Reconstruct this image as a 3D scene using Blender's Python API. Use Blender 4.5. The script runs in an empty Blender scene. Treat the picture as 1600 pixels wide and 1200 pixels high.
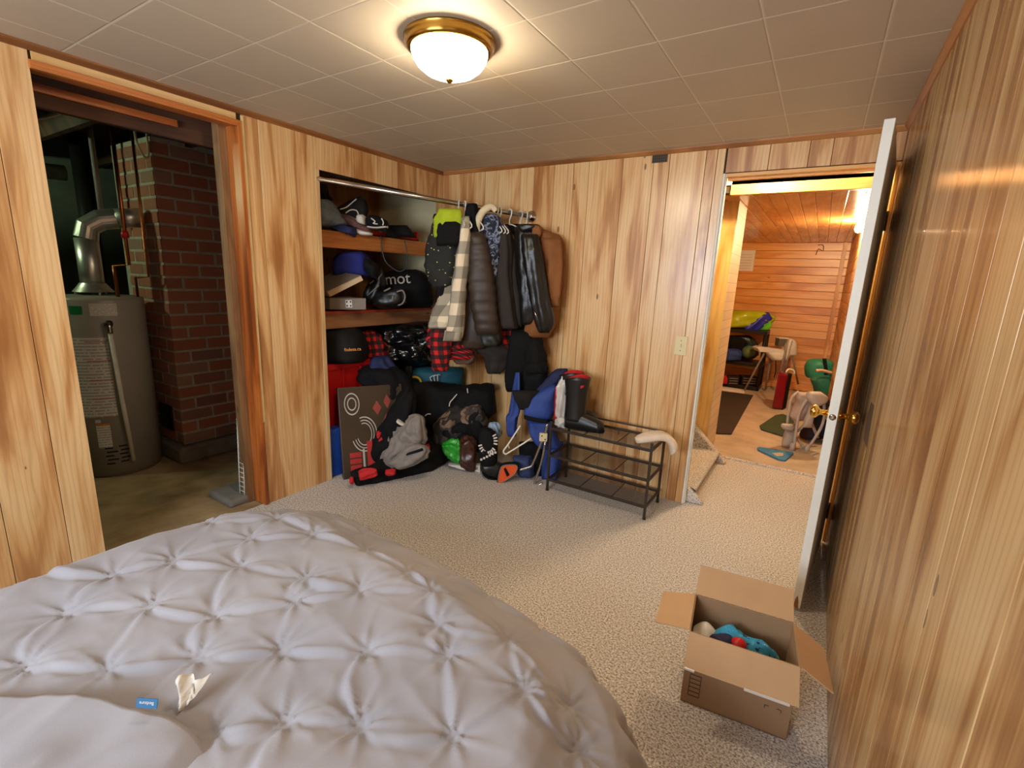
import bpy, math, random
import numpy as np
from mathutils import Vector, Matrix, noise
random.seed(11)
scene = bpy.context.scene
COL = scene.collection
V = Vector

# ------------------------------------------------------------------ camera
CAM = V((2.573, -3.002, 1.361)); FPX = 749.9
AX_R = V((0.84245287, 0.53716669, 0.04153449))
AX_D = V((0.15041535, -0.16047242, -0.97551208))
AX_F = V((-0.51734746, 0.82807038, -0.21598857))
cd = bpy.data.cameras.new('camera'); cam = bpy.data.objects.new('camera', cd); COL.objects.link(cam)
cd.sensor_width = 36; cd.lens = FPX / 1600 * 36; cd.clip_start = 0.02
m = Matrix.Identity(4)
for i in range(3):
    m[i][0] = AX_R[i]; m[i][1] = -AX_D[i]; m[i][2] = -AX_F[i]; m[i][3] = CAM[i]
cam.matrix_world = m
scene.camera = cam
scene.view_settings.view_transform = 'Standard'; scene.view_settings.look = 'None'
scene.view_settings.gamma = 1; scene.view_settings.use_curve_mapping = False
scene.view_settings.exposure = 0.45

# ------------------------------------------------------------------ world and lights
LAMP_GLOW = 50.0          # glass bowl of the ceiling lamp
w = bpy.data.worlds.new('world'); scene.world = w; w.use_nodes = True
w.node_tree.nodes['Background'].inputs[0].default_value = (0.55, 0.68, 0.9, 1)
w.node_tree.nodes['Background'].inputs[1].default_value = 0.4
def light(name, kind, loc, power, col, size=.1, target=None, size_y=None):
    l = bpy.data.lights.new(name, kind); o = bpy.data.objects.new(name, l); COL.objects.link(o)
    l.energy = power; l.color = col; o.location = loc
    if kind == 'AREA':
        l.size = size
        if size_y: l.shape = 'RECTANGLE'; l.size_y = size_y
    elif kind == 'POINT': l.shadow_soft_size = size
    if target is not None:
        o.rotation_euler = (V(target) - V(loc)).to_track_quat('-Z', 'Y').to_euler()
    return o
# daylight through the window in the wall behind the camera
light('window_daylight', 'AREA', (1.5, -4.72, 1.5), 78, (0.76, 0.88, 1.0), 1.5, (1.5, 0, 1.2), .95)
# the bulbs of the stairwell, far room and furnace room glow in their own builders further down

# ------------------------------------------------------------------ survey: photo bearing -> point on a known plane
NH = V((-0.5299, 0.8481, 0)); HR = V((0.8481, 0.5299, 0))
def bearing(px, py): return AX_R * (px - 800) + AX_D * (py - 600) + AX_F * FPX
def oz(px, py, z=0.0): d = bearing(px, py); return CAM + d * ((z - CAM.z) / d.z)
def oy(px, py, y=0.0): d = bearing(px, py); return CAM + d * ((y - CAM.y) / d.y)
def ox(px, py, x=0.0): d = bearing(px, py); return CAM + d * ((x - CAM.x) / d.x)
def od(px, py, D): d = bearing(px, py); return CAM + d * (D / d.dot(NH))
def dep(p): return (V(p) - CAM).dot(NH)
def fl(px, py): return dep(oz(px, py))

# ------------------------------------------------------------------ mesh helpers
class MB:
    def __init__(s): s.v = []; s.f = []; s.uv = []
    def add(s, vs, fs, uvs=None):
        b = len(s.v); s.v += [tuple(p) for p in vs]; s.f += [tuple(i + b for i in q) for q in fs]
        s.uv += uvs if uvs else [(0, 0)] * len(vs); return s
    def box(s, x0, x1, y0, y1, z0, z1, M=None):
        vs = [V((x, y, z)) for z in (z0, z1) for y in (y0, y1) for x in (x0, x1)]
        if M: vs = [M @ p for p in vs]
        return s.add(vs, [(0, 2, 3, 1), (4, 5, 7, 6), (0, 1, 5, 4), (2, 6, 7, 3), (0, 4, 6, 2), (1, 3, 7, 5)])
    def prism(s, poly, off):
        n = len(poly); off = V(off); vs = [V(p) for p in poly] + [V(p) + off for p in poly]
        fs = [tuple(range(n))[::-1], tuple(range(n, 2 * n))] + [(i, (i + 1) % n, n + (i + 1) % n, n + i) for i in range(n)]
        return s.add(vs, fs)
    def tube(s, pts, r, n=8, closed=False, smooth=0):
        pts = [V(p) for p in pts]
        if smooth: pts = spline(pts, smooth, closed)
        rs = r if isinstance(r, (list, tuple)) else None
        N = len(pts); vs = []; prev = None
        for i, p in enumerate(pts):
            a = pts[(i - 1) % N] if (closed or i > 0) else p
            b = pts[(i + 1) % N] if (closed or i < N - 1) else p
            t = (b - a).normalized()
            if prev is None:
                u = t.cross(V((0, 0, 1)))
                if u.length < .05: u = t.cross(V((1, 0, 0)))
            else: u = prev - t * prev.dot(t)
            u.normalize(); prev = u; w_ = t.cross(u)
            if rs: q = i / (N - 1) * (len(rs) - 1); k = min(int(q), len(rs) - 2); rr = rs[k] + (rs[k + 1] - rs[k]) * (q - k)
            else: rr = r
            vs += [p + (u * math.cos(2 * math.pi * j / n) + w_ * math.sin(2 * math.pi * j / n)) * rr for j in range(n)]
        fs = []
        for i in range(N if closed else N - 1):
            a = i * n; b = ((i + 1) % N) * n
            fs += [(a + j, a + (j + 1) % n, b + (j + 1) % n, b + j) for j in range(n)]
        if not closed: fs += [tuple(range(n))[::-1], tuple((N - 1) * n + j for j in range(n))]
        return s.add(vs, fs)
    def lathe(s, prof, n=24, M=None, caps=True):
        M = M or Matrix.Identity(4); vs = []; uvs = []
        for r, z in prof:
            vs += [M @ V((r * math.cos(2 * math.pi * j / n), r * math.sin(2 * math.pi * j / n), z)) for j in range(n)]
        fs = []
        for i in range(len(prof) - 1):
            fs += [(i * n + j, i * n + (j + 1) % n, (i + 1) * n + (j + 1) % n, (i + 1) * n + j) for j in range(n)]
        if caps: fs += [tuple(range(n))[::-1], tuple((len(prof) - 1) * n + j for j in range(n))]
        return s.add(vs, fs)
    def grid(s, fn, nu, nv, closed=False):
        vs = []; uvs = []
        for j in range(nv + 1):
            for i in range(nu + (0 if closed else 1)):
                u, v = i / nu, j / nv; vs.append(fn(u, v)); uvs.append((u, v))
        W = nu if closed else nu + 1
        fs = [(j * W + i, j * W + (i + 1) % W, (j + 1) * W + (i + 1) % W, (j + 1) * W + i) for j in range(nv) for i in range(nu)]
        return s.add(vs, fs, uvs)
    def build(s, name, mat, parent=None, smooth=False, bevel=0, solid=0):
        me = bpy.data.meshes.new(name); me.from_pydata(s.v, [], s.f)
        if any(a != (0, 0) for a in s.uv):
            ul = me.uv_layers.new(name='UVMap')
            for l in me.loops: ul.data[l.index].uv = s.uv[l.vertex_index]
        me.materials.append(mat); me.update()
        if smooth: me.shade_smooth()
        o = bpy.data.objects.new(name, me); COL.objects.link(o)
        if parent is not None: o.parent = parent
        if bevel:
            b = o.modifiers.new('bevel', 'BEVEL'); b.width = bevel; b.segments = 2; b.limit_method = 'ANGLE'
        if solid:
            b = o.modifiers.new('solid', 'SOLIDIFY'); b.thickness = solid; b.offset = 0
        return o
def spline(pts, k, closed=False):
    out = []; N = len(pts)
    for i in range(N if closed else N - 1):
        g = lambda j: pts[j % N] if closed else pts[max(0, min(N - 1, j))]
        a, b, c, d = g(i - 1), g(i), g(i + 1), g(i + 2)
        for q in range(k):
            t = q / k
            out.append(.5 * ((2 * b) + (c - a) * t + (2 * a - 5 * b + 4 * c - d) * t * t + (3 * b - a - 3 * c + d) * t ** 3))
    if not closed: out.append(pts[-1].copy())
    return out
def empty(name, loc=(0, 0, 0)):
    o = bpy.data.objects.new(name, None); COL.objects.link(o); o.empty_display_size = .05; return o
def tag(o, label, cat, group=None, kind=None):
    o['label'] = label; o['category'] = cat
    if group: o['group'] = group
    if kind: o['kind'] = kind
    return o
def struct(o): o['kind'] = 'structure'; return o
def bx(name, mat, x0, x1, y0, y1, z0, z1, parent=None, bevel=0, M=None): return MB().box(x0, x1, y0, y1, z0, z1, M).build(name, mat, parent, False, bevel)

def soft(name, rows, D, thick, mat, parent=None, nu=28, seg=5, fold=(5, .006), crump=(12, .010), quilt=None, seed=0, p=4.0, zmin=.004, ridge=True, sq=.75):
    """a soft body: cross sections given by their two silhouette bearings at distance D, with real thickness, folds and crumples"""
    A = []; B = []
    n = len(rows)
    for i, r in enumerate(rows):
        t = i / max(1, n - 1)
        d = D[0] + (D[1] - D[0]) * t if isinstance(D, (tuple, list)) else D
        if len(r) == 3: a, b = (r[1], r[0]), (r[2], r[0])
        else: a, b = (r[0], r[1]), (r[2], r[3])
        A.append(od(a[0], a[1], d)); B.append(od(b[0], b[1], d))
    A = spline(A, seg); B = spline(B, seg); N = len(A)
    rnd = random.Random(seed * 77 + len(name)); ph = rnd.random() * 6.28; off = V((rnd.random() * 40, rnd.random() * 40, rnd.random() * 40))
    vs = []; uvs = []; ln = 0
    for i in range(N):
        t = i / (N - 1); c = (A[i] + B[i]) / 2; e = (B[i] - A[i]) / 2; hw = e.length
        if i: ln += (c - c0).length
        c0 = c
        tp = max(.22, (1 - abs(2 * t - 1) ** p) ** .5); th = thick / 2 * tp
        en = e.normalized() if hw > 1e-6 else HR
        for j in range(nu):
            a = 2 * math.pi * j / nu; ca, sa = math.cos(a), math.sin(a)
            cx = math.copysign(abs(ca) ** sq, ca); sx = math.copysign(abs(sa) ** sq, sa)
            q = c + e * cx + NH * (th * sx)
            dirn = (en * ca + NH * sa).normalized()
            dd = 0
            if fold: dd += fold[1] * tp * math.sin(fold[0] * a + ph + 1.6 * math.sin(3 * t + ph))
            if quilt: dd += quilt[1] * (abs(math.sin(math.pi * ln / quilt[0])) ** .5 - .6)
            if crump:
                nz = noise.noise(q * crump[0] + off)
                dd += crump[1] * tp * ((1 - 2.4 * abs(nz)) if ridge else nz) + .45 * crump[1] * tp * (1 - 2.4 * abs(noise.noise(q * crump[0] * 2.3 + off))) + .16 * crump[1] * noise.noise(q * crump[0] * 6 + off)
            q = q + dirn * dd
            if q.z < zmin: q.z = zmin
            if q.y > -.010 and q.y < .6: q.y = -.010 + .02 * math.tanh(q.y) * 0
            vs.append(q); uvs.append((j / nu * 2 * (2 * hw + thick), ln))
    fs = [(i * nu + j, i * nu + (j + 1) % nu, (i + 1) * nu + (j + 1) % nu, (i + 1) * nu + j) for i in range(N - 1) for j in range(nu)]
    fs += [tuple(range(nu))[::-1], tuple((N - 1) * nu + j for j in range(nu))]
    return MB().add(vs, fs, uvs).build(name, mat, parent, True)

def text(name, s, mat, M, size, parent=None, ext=.0006):
    c = bpy.data.curves.new(name, 'FONT'); c.body = s; c.size = size; c.align_x = 'CENTER'; c.align_y = 'CENTER'; c.extrude = ext
    o = bpy.data.objects.new(name + '_tmp', c); COL.objects.link(o)
    dg = bpy.context.evaluated_depsgraph_get(); me = bpy.data.meshes.new_from_object(o.evaluated_get(dg))
    bpy.data.objects.remove(o); bpy.data.curves.remove(c)
    me.materials.clear(); me.materials.append(mat); me.transform(M)
    o = bpy.data.objects.new(name, me); COL.objects.link(o)
    if parent is not None: o.parent = parent
    return o
def frame(o, x, y):   # matrix whose x axis and y axis follow two directions
    x = V(x).normalized(); y = V(y); y = (y - x * y.dot(x)).normalized(); z = x.cross(y); o = V(o)
    return Matrix(((x.x, y.x, z.x, o.x), (x.y, y.y, z.y, o.y), (x.z, y.z, z.z, o.z), (0, 0, 0, 1)))

# ------------------------------------------------------------------ materials
def srgb(r, g, b): return tuple(((c / 255) / 12.92 if c / 255 <= .04045 else ((c / 255 + .055) / 1.055) ** 2.4) for c in (r, g, b)) + (1,)
class NT:
    def __init__(s, name):
        s.m = bpy.data.materials.new(name); s.m.use_nodes = True; s.t = s.m.node_tree; s.b = s.t.nodes['Principled BSDF']
    def n(s, typ, **kw):
        o = s.t.nodes.new('ShaderNode' + typ)
        for k, v in kw.items():
            if k.startswith('i_'): o.inputs[k[2:].replace('_', ' ')].default_value = v
            else: setattr(o, k, v)
        return o
    def l(s, a, b): s.t.links.new(a, b)
    def math(s, op, a, b=0.0, c=None):
        o = s.n('Math', operation=op)
        for i, x in enumerate((a, b, c)):
            if x is None: continue
            if hasattr(x, 'is_linked'): s.l(x, o.inputs[i])
            else: o.inputs[i].default_value = x
        return o.outputs[0]
    def mix(s, f, a, b, blend='MIX'):
        o = s.n('Mix', data_type='RGBA', blend_type=blend)
        for i, x in ((0, f), (6, a), (7, b)):
            if hasattr(x, 'is_linked'): s.l(x, o.inputs[i])
            else: o.inputs[i].default_value = x
        return o.outputs[2]
    def ramp(s, f, stops, interp='LINEAR'):
        o = s.n('ValToRGB'); o.color_ramp.interpolation = interp; e = o.color_ramp.elements
        while len(e) < len(stops): e.new(.5)
        for q, (p, c) in zip(e, stops): q.position = p; q.color = c
        s.l(f, o.inputs[0]); return o.outputs[0]
    def noise(s, vec, scale, detail=2, rough=.5, dist=0):
        o = s.n('TexNoise'); o.inputs['Scale'].default_value = scale; o.inputs['Detail'].default_value = detail
        o.inputs['Roughness'].default_value = rough; o.inputs['Distortion'].default_value = dist
        if vec is not None: s.l(vec, o.inputs['Vector'])
        return o.outputs[0]
    def bump(s, h, strength=.3, dist=.01):
        o = s.n('Bump'); o.inputs['Strength'].default_value = strength; o.inputs['Distance'].default_value = dist
        s.l(h, o.inputs['Height']); s.l(o.outputs[0], s.b.inputs['Normal'])
    def obj(s): return s.n('TexCoord').outputs['Object']
    def uv(s): return s.n('TexCoord').outputs['UV']
    def set(s, **kw):
        for k, v in kw.items(): s.b.inputs[k.replace('_', ' ')].default_value = v
        return s
def pm(name, c, rough=.6, metal=0, var=.12, vs=9, bump=0, bs=60, spec=.5, coat=0):
    t = NT(name); co = t.obj(); nz = t.noise(co, vs, 4, .6)
    col = srgb(*c); dk = tuple(x * (1 - var) for x in col[:3]) + (1,); lt = tuple(min(1, x * (1 + var)) for x in col[:3]) + (1,)
    t.l(t.ramp(nz, [(.3, dk), (.7, lt)]), t.b.inputs['Base Color'])
    t.set(Roughness=rough, Metallic=metal, Specular_IOR_Level=spec, Coat_Weight=coat)
    if bump: t.bump(t.noise(co, bs, 3), bump, .004)
    return t.m
def wood(name, cream, tan, brown, rough=.32, axis='z', aniso=0, spread=1.0, knots=True, offs=1, coat=0.0):
    """grain along an axis; each plank gets its own figure from the object's random number"""
    t = NT(name); sp = t.n('SeparateXYZ'); t.l(t.obj(), sp.inputs[0]); x, y, z = sp.outputs
    if axis == 'z': ac, al = t.math('ADD', x, y), z
    elif axis == 'x': ac, al = t.math('ADD', z, y), x
    else: ac, al = t.math('ADD', x, z), y
    rnd = t.n('ObjectInfo').outputs['Random']
    cb = t.n('CombineXYZ'); t.l(t.math('MULTIPLY_ADD', rnd, 37.0 * offs, ac), cb.inputs[0]); t.l(t.math('MULTIPLY_ADD', rnd, 53.0 * offs, al), cb.inputs[2])
    def sc(a, b):
        mp = t.n('Mapping'); mp.inputs['Scale'].default_value = (a, 1, b); t.l(cb.outputs[0], mp.inputs[0]); return mp.outputs[0]
    n1 = t.noise(sc(6 * spread, .85), 1, 3, .5, 1.5)
    n2 = t.noise(sc(20 * spread, 1.0), 1, 3, .55, 1.6)
    f = t.math('ADD', t.math('MULTIPLY', n1, .74), t.math('MULTIPLY', n2, .26))
    f = t.math('ADD', f, t.math('MULTIPLY', t.math('SUBTRACT', rnd, .5), .10))
    if knots:
        vk = t.n('TexVoronoi'); vk.inputs['Scale'].default_value = 1; t.l(sc(3.6, 1.05), vk.inputs['Vector']); kc = t.n('SeparateXYZ'); t.l(vk.outputs['Color'], kc.inputs[0])
        kw_ = t.math('MULTIPLY', t.math('GREATER_THAN', kc.outputs[1], .6), t.math('POWER', t.math('MAXIMUM', t.math('SUBTRACT', 1.0, t.math('MULTIPLY', vk.outputs['Distance'], 2.6)), 0.0), 2.0))
        f = t.math('ADD', f, t.math('MULTIPLY', kw_, .20))
    col = t.ramp(f, [(.40, srgb(*cream)), (.47, srgb(*[(a * .6 + b * .4) for a, b in zip(cream, tan)])), (.52, srgb(*tan)), (.58, srgb(*[(a + b) / 2 for a, b in zip(tan, brown)])), (.67, srgb(*brown))])
    wv = t.n('TexWave', wave_type='BANDS', bands_direction='X'); wv.inputs['Scale'].default_value = 3.2; wv.inputs['Distortion'].default_value = 9; wv.inputs['Detail'].default_value = 2
    t.l(sc(5.0 * spread, .55), wv.inputs['Vector'])
    col = t.mix(t.math('MULTIPLY', t.math('POWER', wv.outputs['Fac'], 4), .24), col, srgb(*brown))
    g = t.noise(sc(170, 4), 1, 3, .6)
    gr = t.n('MapRange'); t.l(g, gr.inputs[0]); gr.inputs[1].default_value = .3; gr.inputs[2].default_value = .7; gr.inputs[3].default_value = .94; gr.inputs[4].default_value = 1.04
    col = t.mix(1.0, col, gr.outputs[0], 'MULTIPLY')
    if knots:
        vo = t.n('TexVoronoi'); vo.inputs['Scale'].default_value = 1; t.l(sc(9, 3.4), vo.inputs['Vector'])
        k = t.math('LESS_THAN', vo.outputs['Distance'], .07)
        rc = t.n('SeparateXYZ'); t.l(vo.outputs['Color'], rc.inputs[0]); k = t.math('MULTIPLY', k, t.math('GREATER_THAN', rc.outputs[0], .55))
        col = t.mix(t.math('MULTIPLY', k, .75), col, srgb(*[c * .55 for c in brown]))
    t.l(col, t.b.inputs['Base Color']); t.set(Roughness=rough, Coat_Weight=coat, Coat_Roughness=.24)
    if aniso:
        tn = t.n('Tangent', direction_type='RADIAL', axis='Z'); t.l(tn.outputs[0], t.b.inputs['Tangent']); t.set(Anisotropic=aniso, Anisotropic_Rotation=.0)
    t.bump(g, .04, .002)
    return t.m
def plaid(name, c0, c1, c2, size):
    t = NT(name); sp = t.n('SeparateXYZ'); t.l(t.uv(), sp.inputs[0])
    a = t.math('LESS_THAN', t.math('FRACT', t.math('DIVIDE', sp.outputs[0], size * 2)), .5)
    b = t.math('LESS_THAN', t.math('FRACT', t.math('DIVIDE', sp.outputs[1], size * 2)), .5)
    s_ = t.math('MULTIPLY', t.math('ADD', a, b), .5)
    t.l(t.ramp(s_, [(0, srgb(*c0)), (.3, srgb(*c1)), (.8, srgb(*c2))], 'CONSTANT'), t.b.inputs['Base Color']); t.set(Roughness=.9)
    t.bump(t.noise(t.obj(), 250, 2), .3, .003); return t.m
def camo(name, cols, scale):
    t = NT(name); nz = t.noise(t.obj(), scale, 2, .45, .6); k = len(cols)
    t.l(t.ramp(nz, [(0 if i == 0 else .33 + .34 * i / k, srgb(*c)) for i, c in enumerate(cols)], 'CONSTANT'), t.b.inputs['Base Color']); t.set(Roughness=.85)
    return t.m
def dots(name, base, dot, scale, thr=.22):
    t = NT(name); vo = t.n('TexVoronoi'); vo.inputs['Scale'].default_value = scale; t.l(t.obj(), vo.inputs['Vector'])
    k = t.math('LESS_THAN', vo.outputs['Distance'], thr); rc = t.n('SeparateXYZ'); t.l(vo.outputs['Color'], rc.inputs[0])
    t.l(t.mix(t.math('MULTIPLY', k, t.math('GREATER_THAN', rc.outputs[0], .5)), srgb(*base), srgb(*dot)), t.b.inputs['Base Color']); t.set(Roughness=.8); return t.m
def glow(name, c, s):
    t = NT(name); t.set(Base_Color=srgb(*c), Emission_Color=srgb(*c), Emission_Strength=s); return t.m
def lines_label(name, paper, ink, n, bar=None):
    t = NT(name); sp = t.n('SeparateXYZ'); t.l(t.uv(), sp.inputs[0])
    f = t.math('FRACT', t.math('MULTIPLY', sp.outputs[1], n)); k = t.math('LESS_THAN', f, .45)
    cb = t.n('CombineXYZ'); t.l(t.math('MULTIPLY', sp.outputs[0], 9), cb.inputs[0]); t.l(t.math('FLOOR', t.math('MULTIPLY', sp.outputs[1], n)), cb.inputs[1])
    k = t.math('MULTIPLY', k, t.math('GREATER_THAN', t.noise(cb.outputs[0], 1.3, 2), .42))
    col = t.mix(t.math('MULTIPLY', k, .55), srgb(*paper), srgb(*ink))
    if bar:
        kb = t.math('LESS_THAN', t.math('FRACT', t.math('MULTIPLY_ADD', sp.outputs[1], bar[0], .02)), bar[1])
        kb = t.math('MULTIPLY', kb, t.math('GREATER_THAN', sp.outputs[0], .35)); col = t.mix(kb, col, srgb(190, 35, 40))
    t.l(col, t.b.inputs['Base Color']); t.set(Roughness=.55); return t.m

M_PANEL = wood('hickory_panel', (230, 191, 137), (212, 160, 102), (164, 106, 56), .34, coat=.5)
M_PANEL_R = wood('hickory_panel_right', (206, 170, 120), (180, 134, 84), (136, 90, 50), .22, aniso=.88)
M_PINE = wood('knotty_pine', (236, 178, 106), (226, 160, 86), (204, 132, 62), .35, 'x', spread=.5)
M_PINE_C = wood('knotty_pine_ceiling', (222, 164, 98), (208, 142, 76), (182, 110, 52), .2, 'y', spread=.5)
M_PINE_Z = wood('pine_upright', (240, 196, 120), (230, 176, 96), (190, 122, 52), .4, 'z', spread=.4)
M_PINE_BD = wood('pine_header_board', (226, 188, 130), (214, 168, 106), (170, 112, 58), .5, 'y', spread=.5)
M_STAIN = wood('orange_stained_trim', (196, 116, 54), (176, 92, 36), (120, 58, 22), .35, 'y', spread=1, knots=False)
M_STAINZ = wood('orange_stained_casing', (196, 112, 50), (170, 86, 32), (110, 52, 20), .35, 'z', spread=1, knots=False)
M_CROWN = wood('brown_crown_trim', (168, 112, 62), (150, 94, 48), (112, 66, 32), .4, 'y', knots=False)
M_CROWNX = wood('brown_crown_trim_x', (190, 132, 76), (170, 112, 60), (120, 74, 38), .4, 'x', knots=False)
M_STUD = wood('rough_stud', (150, 108, 66), (120, 82, 46), (84, 54, 30), .7, 'z')
M_DARKBEAM = wood('dark_beam', (92, 54, 30), (70, 40, 22), (44, 26, 16), .7, 'y')
M_SHELF = wood('shelf_lumber', (196, 126, 66), (176, 104, 48), (128, 70, 32), .5, 'y', spread=.6)
M_SHELF2 = wood('shelf_lumber_dull', (158, 110, 72), (132, 86, 52), (96, 60, 36), .6, 'y', spread=.6)
M_PLY = wood('alcove_plywood', (168, 118, 66), (146, 96, 50), (110, 68, 34), .6, 'z', spread=.4)
M_GROOVE = pm('groove_dark', (58, 38, 22), .8)
M_BEIGE = pm('beige_board', (196, 184, 146), .8, var=.06, vs=4)
M_WHITE = pm('white_door_paint', (226, 222, 210), .45, var=.03)
M_WHITEP = pm('white_plastic', (232, 228, 216), .4, var=.03)
M_BRASS = pm('polished_brass', (222, 178, 92), .14, 1, .05)
M_ABRASS = pm('antique_brass', (168, 128, 58), .22, 1, .12)
M_STEEL = pm('chrome_rod', (196, 190, 180), .22, 1, .04)
M_DUCT = pm('galvanised_duct', (200, 200, 192), .34, .85, .12, 14)
M_COPPER = pm('copper_pipe', (168, 98, 56), .35, 1, .2)
M_BLACKM = pm('black_metal', (34, 30, 28), .45, .4, .1)
M_BRONZE = pm('bronze_metal', (66, 56, 48), .45, .6, .1)
M_MORTAR = pm('mortar', (176, 168, 156), .95, var=.2, vs=20, bump=.4)
M_BLOCK = pm('grey_block_wall', (92, 98, 90), .95, var=.2, vs=5, bump=.3)
M_TANK = pm('tank_grey_enamel', (150, 144, 134), .42, var=.04)
M_CARD = pm('cardboard', (184, 146, 106), .85, var=.06, vs=6)
M_CARDIN = pm('cardboard_outer', (152, 118, 86), .85, var=.06, vs=6)
M_INK = pm('black_ink', (28, 22, 18), .7)
M_BLACK = pm('black_cloth', (13, 12, 13), .85, var=.3, vs=12, bump=.2, bs=180, spec=.25)
M_CHAR = pm('charcoal_cloth', (27, 25, 23), .85, var=.25, vs=12, bump=.2, bs=180, spec=.25)
M_BROWNBK = pm('brown_black_cloth', (44, 35, 29), .82, var=.2, bump=.2, bs=180)
M_PUFF = pm('brown_nylon', (56, 42, 32), .55, var=.15)
M_LEATHER = pm('black_leather', (26, 23, 21), .36, var=.2, bump=.25, bs=90)
M_TAN = pm('tan_canvas', (132, 82, 40), .85, var=.12, bump=.2, bs=200)
M_SALMON = pm('salmon_cloth', (204, 118, 100), .85)
M_LIME = pm('lime_fleece', (168, 186, 30), .85, var=.1)
M_CREAM = pm('cream_fleece', (222, 204, 168), .95, bump=.6, bs=90)
M_GREYP = pm('grey_nylon', (128, 119, 112), .7, var=.08)
M_RED = pm('red_plastic', (196, 22, 22), .4, var=.05)
M_REDC = pm('red_cloth', (186, 26, 26), .8, var=.15)
M_BLUE = pm('blue_nylon', (40, 66, 138), .7, var=.15, bump=.15, bs=120)
M_BLUEP = pm('blue_plastic', (28, 72, 170), .5)
M_NAVY = pm('navy_cloth', (26, 34, 74), .8, var=.15)
M_ROYAL = pm('royal_blue_cloth', (24, 32, 110), .85, var=.2)
M_TEAL = pm('teal_nylon', (20, 84, 100), .7, var=.15)
M_YEL = pm('yellow_trim', (200, 168, 40), .6)
M_BAG = pm('black_bin_bag', (16, 16, 17), .16, var=.2)
M_ORANGE = pm('orange_mesh', (226, 84, 24), .7, var=.1)
M_JEAN = pm('grey_denim', (104, 112, 116), .9, var=.25, vs=14)
M_WHITEC = pm('white_fabric', (214, 206, 194), .9, var=.05)
M_PEACH = pm('peach_terry', (228, 208, 186), .95, bump=.4, bs=140)
M_PLAIDG = plaid('cream_grey_plaid', (232, 214, 182), (168, 158, 138), (128, 120, 104), .078)
M_PLAIDR = plaid('red_black_plaid', (206, 26, 22), (84, 16, 16), (20, 14, 14), .030)
M_CAMO = camo('woodland_camo', [(28, 26, 26), (66, 56, 50), (128, 100, 78), (40, 34, 32)], 7)
M_NCAMO = camo('navy_camo', [(24, 28, 44), (40, 48, 66), (128, 136, 156), (30, 34, 52)], 26)
M_SPECK = dots('speckled_black', (24, 24, 20), (196, 190, 110), 45, .20)
M_RUBBER = pm('black_rubber', (24, 23, 22), .38, var=.1)
M_CLEAR = pm('clear_plastic', (206, 200, 192), .15, var=.05)
M_GREEN = pm('green_plastic', (40, 150, 40), .3)
M_BRICK = NT('brick'); _t = M_BRICK
_r = _t.n('ObjectInfo').outputs['Random']; _c = _t.ramp(_r, [(0, srgb(158, 96, 74)), (.3, srgb(176, 108, 84)), (.6, srgb(164, 106, 86)), (.85, srgb(136, 94, 82)), (1, srgb(168, 128, 110))])
_nz = _t.noise(_t.obj(), 28, 4, .65); _c = _t.mix(_t.math('MULTIPLY', _t.math('GREATER_THAN', _nz, .62), .35), _c, srgb(150, 132, 118)); _t.l(_c, _t.b.inputs['Base Color']); _t.set(Roughness=.95); _t.bump(_nz, .6, .006); M_BRICK = _t.m
# carpet: speckled berber
_t = NT('carpet_speckle'); _o = _t.obj(); _a = _t.noise(_o, 135, 3, .8); _b = _t.noise(_o, 2.2, 3)
_c = _t.ramp(_a, [(.34, srgb(90, 83, 80)), (.44, srgb(170, 160, 153)), (.52, srgb(216, 208, 200)), (.62, srgb(244, 240, 234))])
_c = _t.mix(_t.math('MULTIPLY', _b, .18), _c, srgb(170, 156, 140), 'MIX'); _t.l(_c, _t.b.inputs['Base Color']); _t.set(Roughness=.97, Specular_IOR_Level=.15); _t.bump(_t.noise(_o, 170, 2, .7), .5, .010); M_CARPET = _t.m
_t = NT('stained_concrete'); _o = _t.obj(); _a = _t.noise(_o, 2.3, 5, .62); _b = _t.noise(_o, 9, 4)
_c = _t.ramp(_a, [(.32, srgb(104, 86, 62)), (.47, srgb(150, 122, 84)), (.56, srgb(166, 136, 98)), (.72, srgb(122, 112, 98))]); _c = _t.mix(.25, _c, _t.ramp(_b, [(.3, srgb(90, 70, 48)), (.7, srgb(190, 168, 136))]))
_t.l(_c, _t.b.inputs['Base Color']); _t.set(Roughness=.75); _t.bump(_b, .12, .004); M_CONC = _t.m
M_CONC2 = pm('far_room_concrete', (180, 164, 140), .75, var=.2, vs=4)
M_TILE = pm('ceiling_tile', (196, 182, 160), .62, var=.02, vs=3, bump=.06, bs=40)
M_TGAP = pm('ceiling_joint', (236, 222, 196), .7, var=.02)
# comforter fabric
_t = NT('grey_comforter'); _o = _t.obj(); _a = _t.noise(_o, 5, 3); _t.l(_t.ramp(_a, [(.3, srgb(148, 146, 153)), (.7, srgb(160, 157, 163))]), _t.b.inputs['Base Color'])
_t.set(Roughness=.8, Sheen_Weight=.15); _t.bump(_t.noise(_o, 420, 2), .10, .002); M_COMF = _t.m
M_BOWL = glow('lit_glass_bowl', (255, 236, 206), LAMP_GLOW)
# wire mesh of the shoe rack: dark threads with open gaps
_t = NT('rack_mesh'); _o = _t.obj(); _sp = _t.n('SeparateXYZ'); _t.l(_o, _sp.inputs[0])
_k = _t.math('MAXIMUM', _t.math('LESS_THAN', _t.math('FRACT', _t.math('MULTIPLY', _sp.outputs[0], 330)), .27), _t.math('LESS_THAN', _t.math('FRACT', _t.math('MULTIPLY', _sp.outputs[1], 330)), .27))
_t.l(_k, _t.b.inputs['Alpha']); _t.set(Base_Color=srgb(70, 58, 48), Roughness=.5, Metallic=.4); M_MESH = _t.m

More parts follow.
